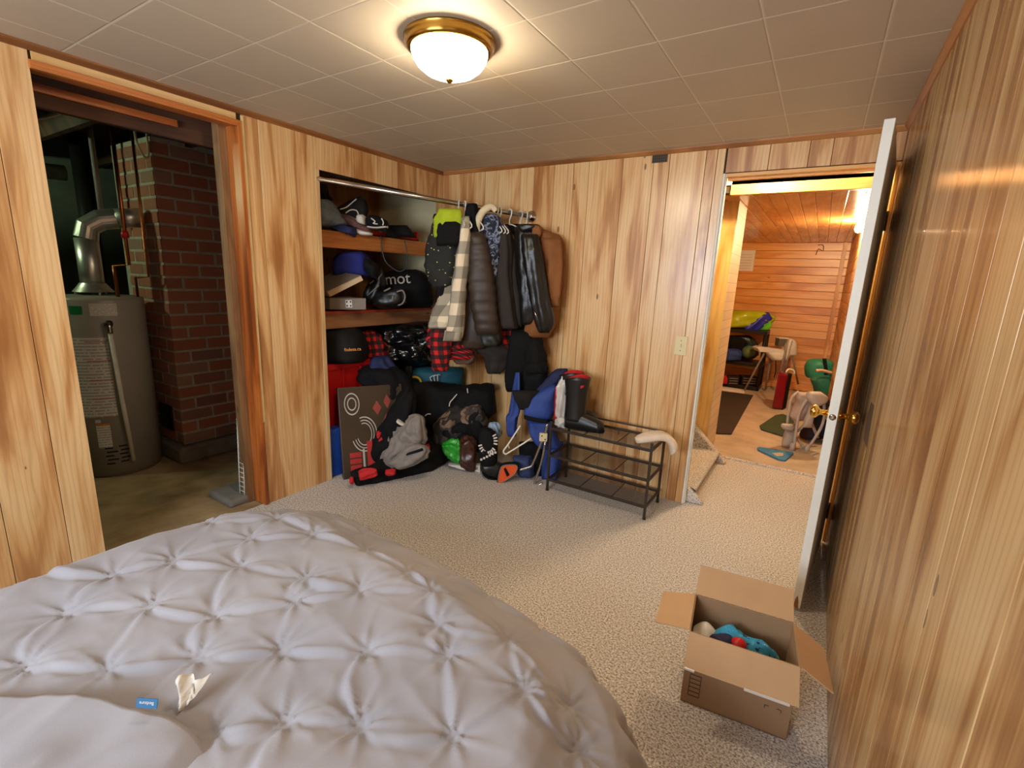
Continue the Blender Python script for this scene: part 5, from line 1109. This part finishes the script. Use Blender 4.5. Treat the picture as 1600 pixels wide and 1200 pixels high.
# navy bag on floor behind swing
tag(soft('navy_bag', [(615, 1268, 1290), (640, 1266, 1290), (670, 1262, 1286), (684, 1252, 1280)], fl(1265, 686), .22, pm('dark_navy_bag', (22, 26, 40), .8), seed=136, zmin=.004, crump=(8, .01)), 'dark navy bag on floor behind the baby swing', 'bag')
# green dustpan mat and blue set square
tag(MB().prism([fp(1187, 666), fp(1193, 662), fp(1211, 650), fp(1222, 648), fp(1240, 654), fp(1243, 686), fp(1222, 682), fp(1189, 672)], (0, 0, .012)).build('green_foam_mat', pm('dark_green_foam', (52, 70, 46), .85), None, False, .004), 'dark green foam mat lying under the baby swing', 'mat')
bs_ = tag(empty('blue_foam_triangle'), 'blue foam triangle with cutout on far concrete floor', 'toy')
o_ = [fp(1183, 701), fp(1184, 704), fp(1216, 719), fp(1227, 721), fp(1240, 710), fp(1238, 708), fp(1186, 700)]
MB().prism(o_, (0, 0, .012)).build('foam_plate', pm('blue_foam', (58, 124, 170), .8), bs_, False, .003)
MB().prism([fp(1206, 708, .0125), fp(1214, 713, .0125), fp(1224, 712, .0125), fp(1224, 708, .0125), fp(1217, 707, .0125)], (0, 0, .0008)).build('cutout', M_CONC2, bs_)
# baby swing
bsw = tag(empty('baby_swing'), 'folded pale grey baby swing with tube legs', 'baby swing')
Dw = fl(1237, 703); M_SW = pm('swing_grey', (178, 164, 150), .5, var=.05); M_SWP = pm('swing_cushion', (176, 154, 140), .85)
def wp(px, py, o=0): return od(px, py, Dw + o)
for pts, o in (([(1230, 668), (1232, 645), (1237, 622), (1248, 612)], .12), ([(1241, 698), (1244, 672), (1250, 642), (1262, 624), (1270, 622)], 0), ([(1288, 640), (1286, 622), (1278, 620)], .02), ([(1289, 645), (1283, 668), (1263, 700)], .02), ([(1233, 668), (1244, 660), (1246, 640)], .14), ([(1246, 674), (1256, 664), (1262, 650)], .06), ([(1244, 684), (1258, 702)], .05), ([(1264, 652), (1278, 684)], .15)): MB().tube([wp(a, b, o) for a, b in pts], .012, 10, smooth=4).build('frame_tube', M_SW, bsw, True)
for a, b, o in (((1239, 692), (1237, 705), 0), ((1264, 694), (1258, 708), .02)): MB().tube([wp(*a, o), wp(*b, o)], [.018, .024], 10).build('foot', M_SW, bsw, True)
soft('housing', [(612, 1264, 1282), (620, 1260, 1292), (628, 1264, 1290), (634, 1270, 1278)], Dw - .02, .09, M_SW, bsw, seed=137, crump=None, fold=None)
soft('seat_cushion', [(613, 1248, 1276), (620, 1246, 1284), (632, 1246, 1264), (648, 1238, 1256), (657, 1240, 1250)], Dw + .10, .12, M_SWP, bsw, seed=138, crump=(10, .01))
soft('support_arm', [(620, 1270, 1280), (640, 1264, 1274), (655, 1258, 1270), (668, 1254, 1268)], Dw + .0, .06, M_SW, bsw, seed=139, crump=None, fold=None)
soft('foot_rest', [(662, 1222, 1238), (667, 1221, 1240), (672, 1226, 1238)], Dw + .02, .06, M_SW, bsw, seed=140, crump=None, fold=None)
soft('lower_hub', [(672, 1228, 1240), (685, 1224, 1244), (697, 1222, 1240)], Dw + .06, .08, M_SW, bsw, seed=141, crump=None, fold=None)
